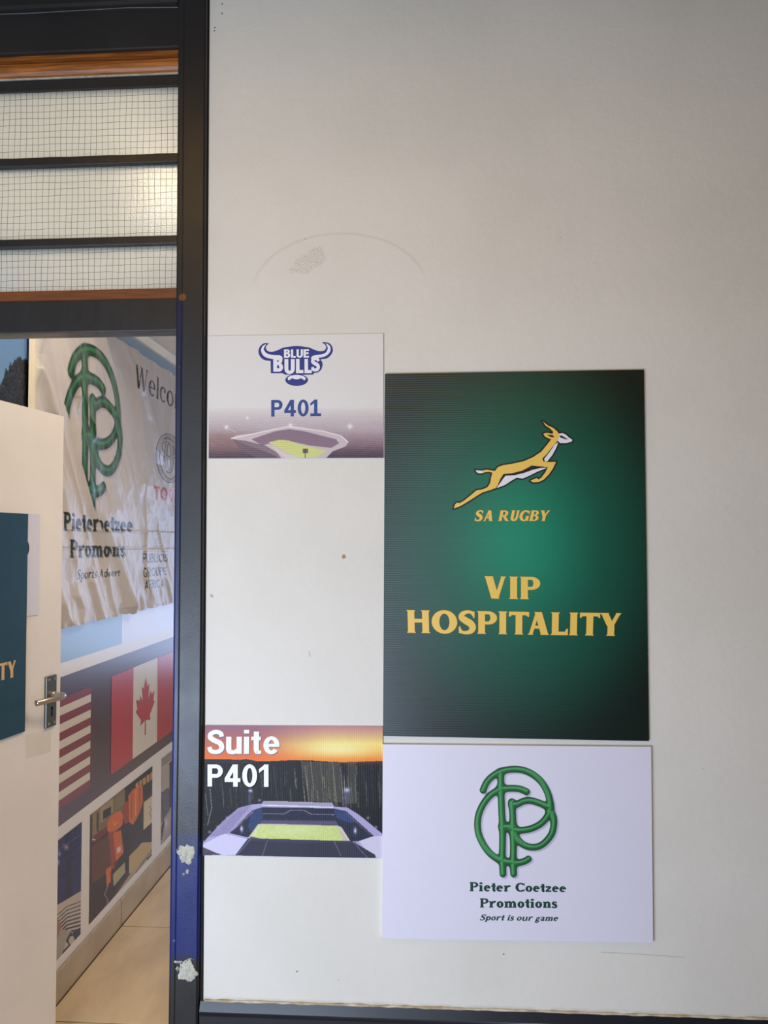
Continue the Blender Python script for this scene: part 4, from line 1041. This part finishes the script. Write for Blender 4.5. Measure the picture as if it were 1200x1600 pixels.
P.fill([(464, 1188), (470, 1188), (474, 1252), (466, 1252)], (16, 14, 16), .8)
P.fill(x4([(-20, 830), (20, 800), (60, 752), (150, 655), (250, 570), (330, 548), (395, 543), (410, 525), (835, 537), (850, 562), (930, 567), (1000, 610), (1050, 650), (1160, 740), (1160, 890), (-20, 880)]), (176, 166, 206))
P.fill(x4([(-20, 850), (40, 790), (160, 730), (330, 770), (230, 862), (-20, 880)]), (212, 206, 232))
P.fill(x4([(1000, 775), (1100, 745), (1160, 745), (1160, 890), (1080, 870)]), (214, 206, 226))
P.fill(x4([(60, 752), (150, 655), (250, 572), (330, 550), (190, 725), (120, 745)]), (150, 138, 176), .8)
for k in range(6): P.line(x4([(90+k*20, 745-k*3), (255+k*14, 590-k*3)]), .6, (120, 108, 140), .7)
P.fill(x4([(405, 527), (835, 538), (835, 556), (405, 550)]), (170, 160, 172)); P.line(x4([(400, 552), (840, 566)]), 1.6, (226, 226, 246))
P.fill(x4([(195, 727), (335, 585), (400, 565), (840, 572), (925, 590), (1097, 745), (1000, 778), (620, 775), (300, 752)]), (40, 42, 64))
k_ = P.inside(x4([(195, 727), (335, 585), (400, 565), (840, 572), (925, 590), (1097, 745), (1000, 778), (620, 775), (300, 752)]))
P.c[k_] += (fbm(P.x[k_]*1.4, P.y[k_]*1.4, 3)-.5)[:, None]*np.array((80, 84, 110))
P.fill(x4([(330, 590), (395, 570), (400, 640), (330, 720), (310, 690)]), (54, 88, 140), .55); P.fill(x4([(845, 580), (925, 595), (1000, 660), (930, 660), (860, 630)]), (58, 92, 150), .55)
P.line(x4([(400, 605), (535, 606), (575, 585), (660, 585), (705, 608), (850, 612)]), .8, (190, 170, 190), .8)
P.fill(x4([(400, 645), (860, 652), (880, 686), (375, 674)]), (108, 98, 128), .7)
P.line(x4([(210, 715), (345, 590)]), .8, (220, 190, 210), .7); P.line(x4([(920, 600), (1080, 740)]), .9, (120, 90, 100))
P.fill(x4([(372, 672), (400, 668), (870, 680), (895, 690), (950, 778), (310, 757)]), (206, 190, 176)); P.fill(x4([(380, 674), (868, 685), (908, 777), (322, 757)]), (208, 220, 132))
k_ = P.inside(x4([(380, 674), (868, 685), (908, 777), (322, 757)])); P.c[k_] += (fbm(P.x[k_]*.3, P.y[k_]*.5, 3)-.5)[:, None]*30
P.glow(*x4([(600, 712)])[0], 38, 7, (224, 232, 172), .6)
for a, b in (((330, 750), (378, 676)), ((345, 752), (388, 678)), ((880, 690), (945, 776))): P.line(x4([a, b]), .7, (240, 236, 236), .8)
P.fill(x4([(310, 760), (620, 775), (960, 777), (1105, 862), (1110, 892), (230, 866)]), (54, 52, 70)); P.fill(x4([(330, 748), (400, 762), (960, 776), (1000, 790), (620, 788), (300, 775)]), (66, 64, 84), .8)
for a, b in (((325, 765), (245, 862)), ((430, 775), (400, 868)), ((850, 780), (890, 870)), ((965, 780), (1060, 885))): P.line(x4([a, b]), .7, (150, 146, 170), .8)
for q, r_ in (((928, 458), 4.2), ((325, 462), 3.0)):
    a = x4([q])[0]; P.glow(a[0], a[1], r_, r_*.8, (230, 232, 255), .95); P.glow(a[0]-1, a[1]+12, r_*1.1, 14, (120, 126, 170), .55)
for q in ((270, 700), (980, 712)): a = x4([q])[0]; P.glow(a[0], a[1], 2.2, 4.5, (236, 240, 255), .9)
P.fill(x4([(-10, 810), (30, 815), (110, 850), (150, 862), (-10, 868)]), (58, 44, 56), .85)
for k in range(40): a = x4([(rnd.uniform(0, 250), rnd.uniform(560, 850))])[0]; P.glow(a[0], a[1], .7, .7, (210, 190, 180), .5) if k < 14 else None
for a in x4([(382, 522), (180, 630), (120, 688), (70, 720), (30, 780), (1060, 632), (1110, 690)]): P.glow(a[0], a[1], 2.2, 2.2, (200, 180, 196), .7)
P.line([(328, 1232), (331, 1262), (324, 1290)], .8, (196, 190, 180), .7); P.line([(321, 1240), (325, 1275)], .7, (196, 190, 180), .6)
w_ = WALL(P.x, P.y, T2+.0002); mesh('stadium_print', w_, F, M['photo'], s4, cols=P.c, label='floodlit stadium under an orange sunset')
for txt, q in (('Suite', [(57, 82), (508, 82), (506, 232), (56, 232)]), ('P401', [(57, 298), (438, 298), (438, 438), (57, 436)])):
    g_ = fit(sans_text(txt, .205, .085), *x4(q))
    flat('lettering_shadow', [[(x+1.1, y+1.3) for x, y in p] for p in g_], WALL, T2+.0004, M['letter_shadow'] if txt == 'Suite' else M['black'], s4)
    flat('lettering', g_, WALL, T2+.0006, M['sign_white'], s4, label='white bold lettering')

# --- green hospitality board
c4 = [(601.5, 584), (1006, 577.5), (1014, 1158), (598.5, 1150)]
s5 = empty('hospitality_sign', WALL(806., 1155., 0.), label='large dark green hospitality sign with a leaping gold antelope, right of the small notices', cat='sign')
T3 = .007
board('board', c4, WALL, T3, T3-.0004, M['green'], s5, M['green_edge'])
k5 = lambda p: [(690+x/5.4545, 640+y/5.4545) for x, y in p]
gold = [(862, 100), (905, 135), (950, 155), (985, 185), (998, 205), (1002, 240), (985, 270), (960, 300), (930, 340), (895, 385), (865, 415), (868, 438), (885, 447), (975, 445), (950, 500), (915, 552), (870, 597), (830, 616), (785, 620), (755, 608), (788, 592), (812, 583), (824, 596), (850, 580), (880, 540), (898, 508), (905, 490), (850, 490), (770, 483), (690, 525), (600, 546), (530, 552), (505, 592), (480, 645), (458, 670), (400, 690), (350, 705), (300, 735), (230, 780), (160, 822), (105, 843), (113, 812), (130, 793), (155, 797), (190, 777), (240, 737), (280, 703), (300, 687), (350, 680), (393, 660), (414, 625), (424, 570), (433, 537), (400, 530), (370, 534), (347, 540), (345, 521), (385, 512), (430, 520), (455, 523), (480, 490), (520, 475), (600, 462), (700, 440), (780, 405), (850, 358), (898, 300), (935, 252), (910, 245), (880, 228), (866, 204), (900, 198), (945, 207), (952, 190), (925, 162), (885, 135)]
belly = [(898, 497), (850, 497), (780, 512), (700, 541), (620, 560), (545, 564), (520, 595), (470, 669), (540, 642), (600, 603), (640, 580), (690, 588), (740, 567), (820, 527)]
neck = [(995, 278), (965, 297), (932, 345), (902, 385), (874, 420), (882, 445), (902, 440), (942, 390), (975, 330)]
head = [(998, 205), (1030, 200), (1060, 214), (1085, 238), (1117, 258), (1105, 275), (1060, 285), (1010, 285), (990, 265), (1002, 235)]
tail = [(290, 517), (350, 521), (350, 541), (320, 543), (300, 535)]
ol = []
for p in (gold, belly, neck, head, tail): ol += outline(p, 27)
ol += [[(278, 498), (300, 512), (296, 530)], [(835, 85), (880, 100), (868, 125)], [(85, 853), (112, 812), (130, 838)], [(735, 612), (780, 588), (790, 622)], [(905, 440), (987, 436), (970, 458)]]
flat('emblem_outline', [k5(p) for p in ol], WALL, T3+.0002, M['ink_dark'], s5, label='black outline of the antelope')
flat('antelope_emblem', [k5(gold)], WALL, T3+.0004, M['gold'], s5, label='gold leaping antelope')
flat('antelope_white', [k5(p) for p in (belly, neck, head, tail)], WALL, T3+.0005, M['ink_white'], s5, label='white belly, throat, face and tail tip')
dk = [[(1003, 218), (1030, 224), (1062, 245), (1082, 254), (1050, 251), (1012, 238)], [(895, 214), (946, 217), (962, 236), (930, 234)]]
dk += outline([(870, 491), (810, 486), (770, 481), (690, 524), (600, 547), (530, 553), (505, 592), (484, 640)], 9, False)+outline([(948, 318), (895, 385), (863, 416), (870, 442)], 6, False)
flat('emblem_eye', [k5(dk[0])], WALL, T3+.0007, M['ink_dark'], s5)
flat('emblem_ear', [k5(dk[1])], WALL, T3+.0007, M['ink_dark'], s5)
flat('emblem_line', [k5(p) for p in dk[2:]], WALL, T3+.0007, M['ink_dark'], s5)
for txt, q, kw in (('SA RUGBY', [(741.5, 797.5), (857, 797.5), (856, 814), (741.5, 814)], dict(w=.26, t=.12, s=.05, h=.06, slant=.18, track=.07)),
                   ('VIP', [(757.5, 900.3), (843.5, 901.5), (843.5, 936.5), (757.5, 935)], FZ), ('HOSPITALITY', [(635, 953.2), (972, 958.3), (970.5, 993.8), (636, 988.5)], FZ)):
    g_ = fit(serif_text(txt, **kw), *q)
    flat('lettering_edge', [[(x+dx, y+dy) for x, y in p] for p in g_ for dx, dy in ((-.5, -.4), (.5, .5))], WALL, T3+.0003, M['letter_edge'], s5)
    flat('lettering', g_, WALL, T3+.0005, M['gold'], s5, label='gold serif capitals')

# --- white sponsor board
c4 = [(598, 1163), (1017.5, 1167), (1020.5, 1473), (597, 1466)]
s6 = empty('emblem_sign', WALL(808., 1470., 0.), label='white board with a green ring emblem and a promotions firm name, lowest on the wall', cat='sign')
T4 = .009
board('board', c4, WALL, T4, T4-.0004, M['lavender_board'], s6, M['board_edge'])
e7 = lambda x, y: (720+x/7.0588, 1180+y/7.0588)
gx, gy, F = grid_quad([e7(90, 70), e7(1130, 70), e7(1130, 1390), e7(90, 1390)], 300, 380)
P = Print(gx, gy, (231, 227, 240)); paint_emblem(P, (gx-720)*7.0588, (gy-1180)*7.0588, 6.0, shadow=(178, 176, 200))
w_ = WALL(gx, gy, T4+.00015); keep = np.abs(P.c-np.array((231, 227, 240))).sum(1) > .5
F = F[keep[F].any(1)]; used = np.unique(F); re_ = np.zeros(gx.size, int); re_[used] = np.arange(used.size)
mesh('ring_emblem', w_[used], re_[F], M['flatprint'], s6, cols=P.c[used], label='green bevelled ring monogram')
for txt, q, kw in (('Pieter Coetzee', [(733.5, 1378.2), (884.5, 1381), (884.5, 1394), (733.5, 1392.6)], BK), ('Promotions', [(749.5, 1403.6), (870, 1404.6), (870, 1418.6), (749.5, 1418)], BK),
                   ('Sport is our game', [(750, 1429), (871.5, 1430), (871, 1439), (749.5, 1438)], dict(w=.22, t=.13, s=.06, h=.09, slant=.22))):
    flat('lettering', fit(serif_text(txt, **kw), *q), WALL, T4+.0003, M['dgreen'], s6, label='dark green serif lettering')

# --- chips and marks on the wall
def chip(cx, cy, r, deep, rgb, label, nm='plaster_chip'):
    V = []; F = []; rnd = random.Random(int(cx))
    for i, (rr, dz) in enumerate(((1.0, .0002), (.75, .0012), (.45, .0006))):
        for k in range(12):
            t = 2*math.pi*k/12; j = 1+rnd.uniform(-.2, .2); q = WALL(cx+r*rr*j*math.cos(t), cy+r*rr*j*math.sin(t), dz); V.append(tuple(q))
    for i in range(2):
        for k in range(12): F.append((i*12+k, i*12+(k+1) % 12, (i+1)*12+(k+1) % 12, (i+1)*12+k))
    F.append(tuple(range(24, 36)))
    return mesh(nm, V, F, mat(nm, rgb, .8), WF)
WF = bpy.data.objects['wall_front']
chip(537, 870, 3.2, 1, (176, 150, 110), None); chip(330.5, 931, 2.6, 1, (205, 190, 176), None)
flat('scuff_mark', outline([(483, 1018), (484.5, 1026)], 1.6, False), WALL, .0003, mat('scuff', (190, 190, 196), .7), WF)
flat('scuff_mark', outline([(940, 1488), (985, 1490), (1030, 1493), (1070, 1496)], 1.0, False), WALL, .0003, mat('scuff_grey', (198, 194, 186), .7), WF)
for q in ((347, 6), (347, 21), (336, 43), (335, 48), (464, 1518), (787, 1491)): chip(q[0], q[1], 1.1, 1, (120, 104, 92), None, 'dirt_speck')
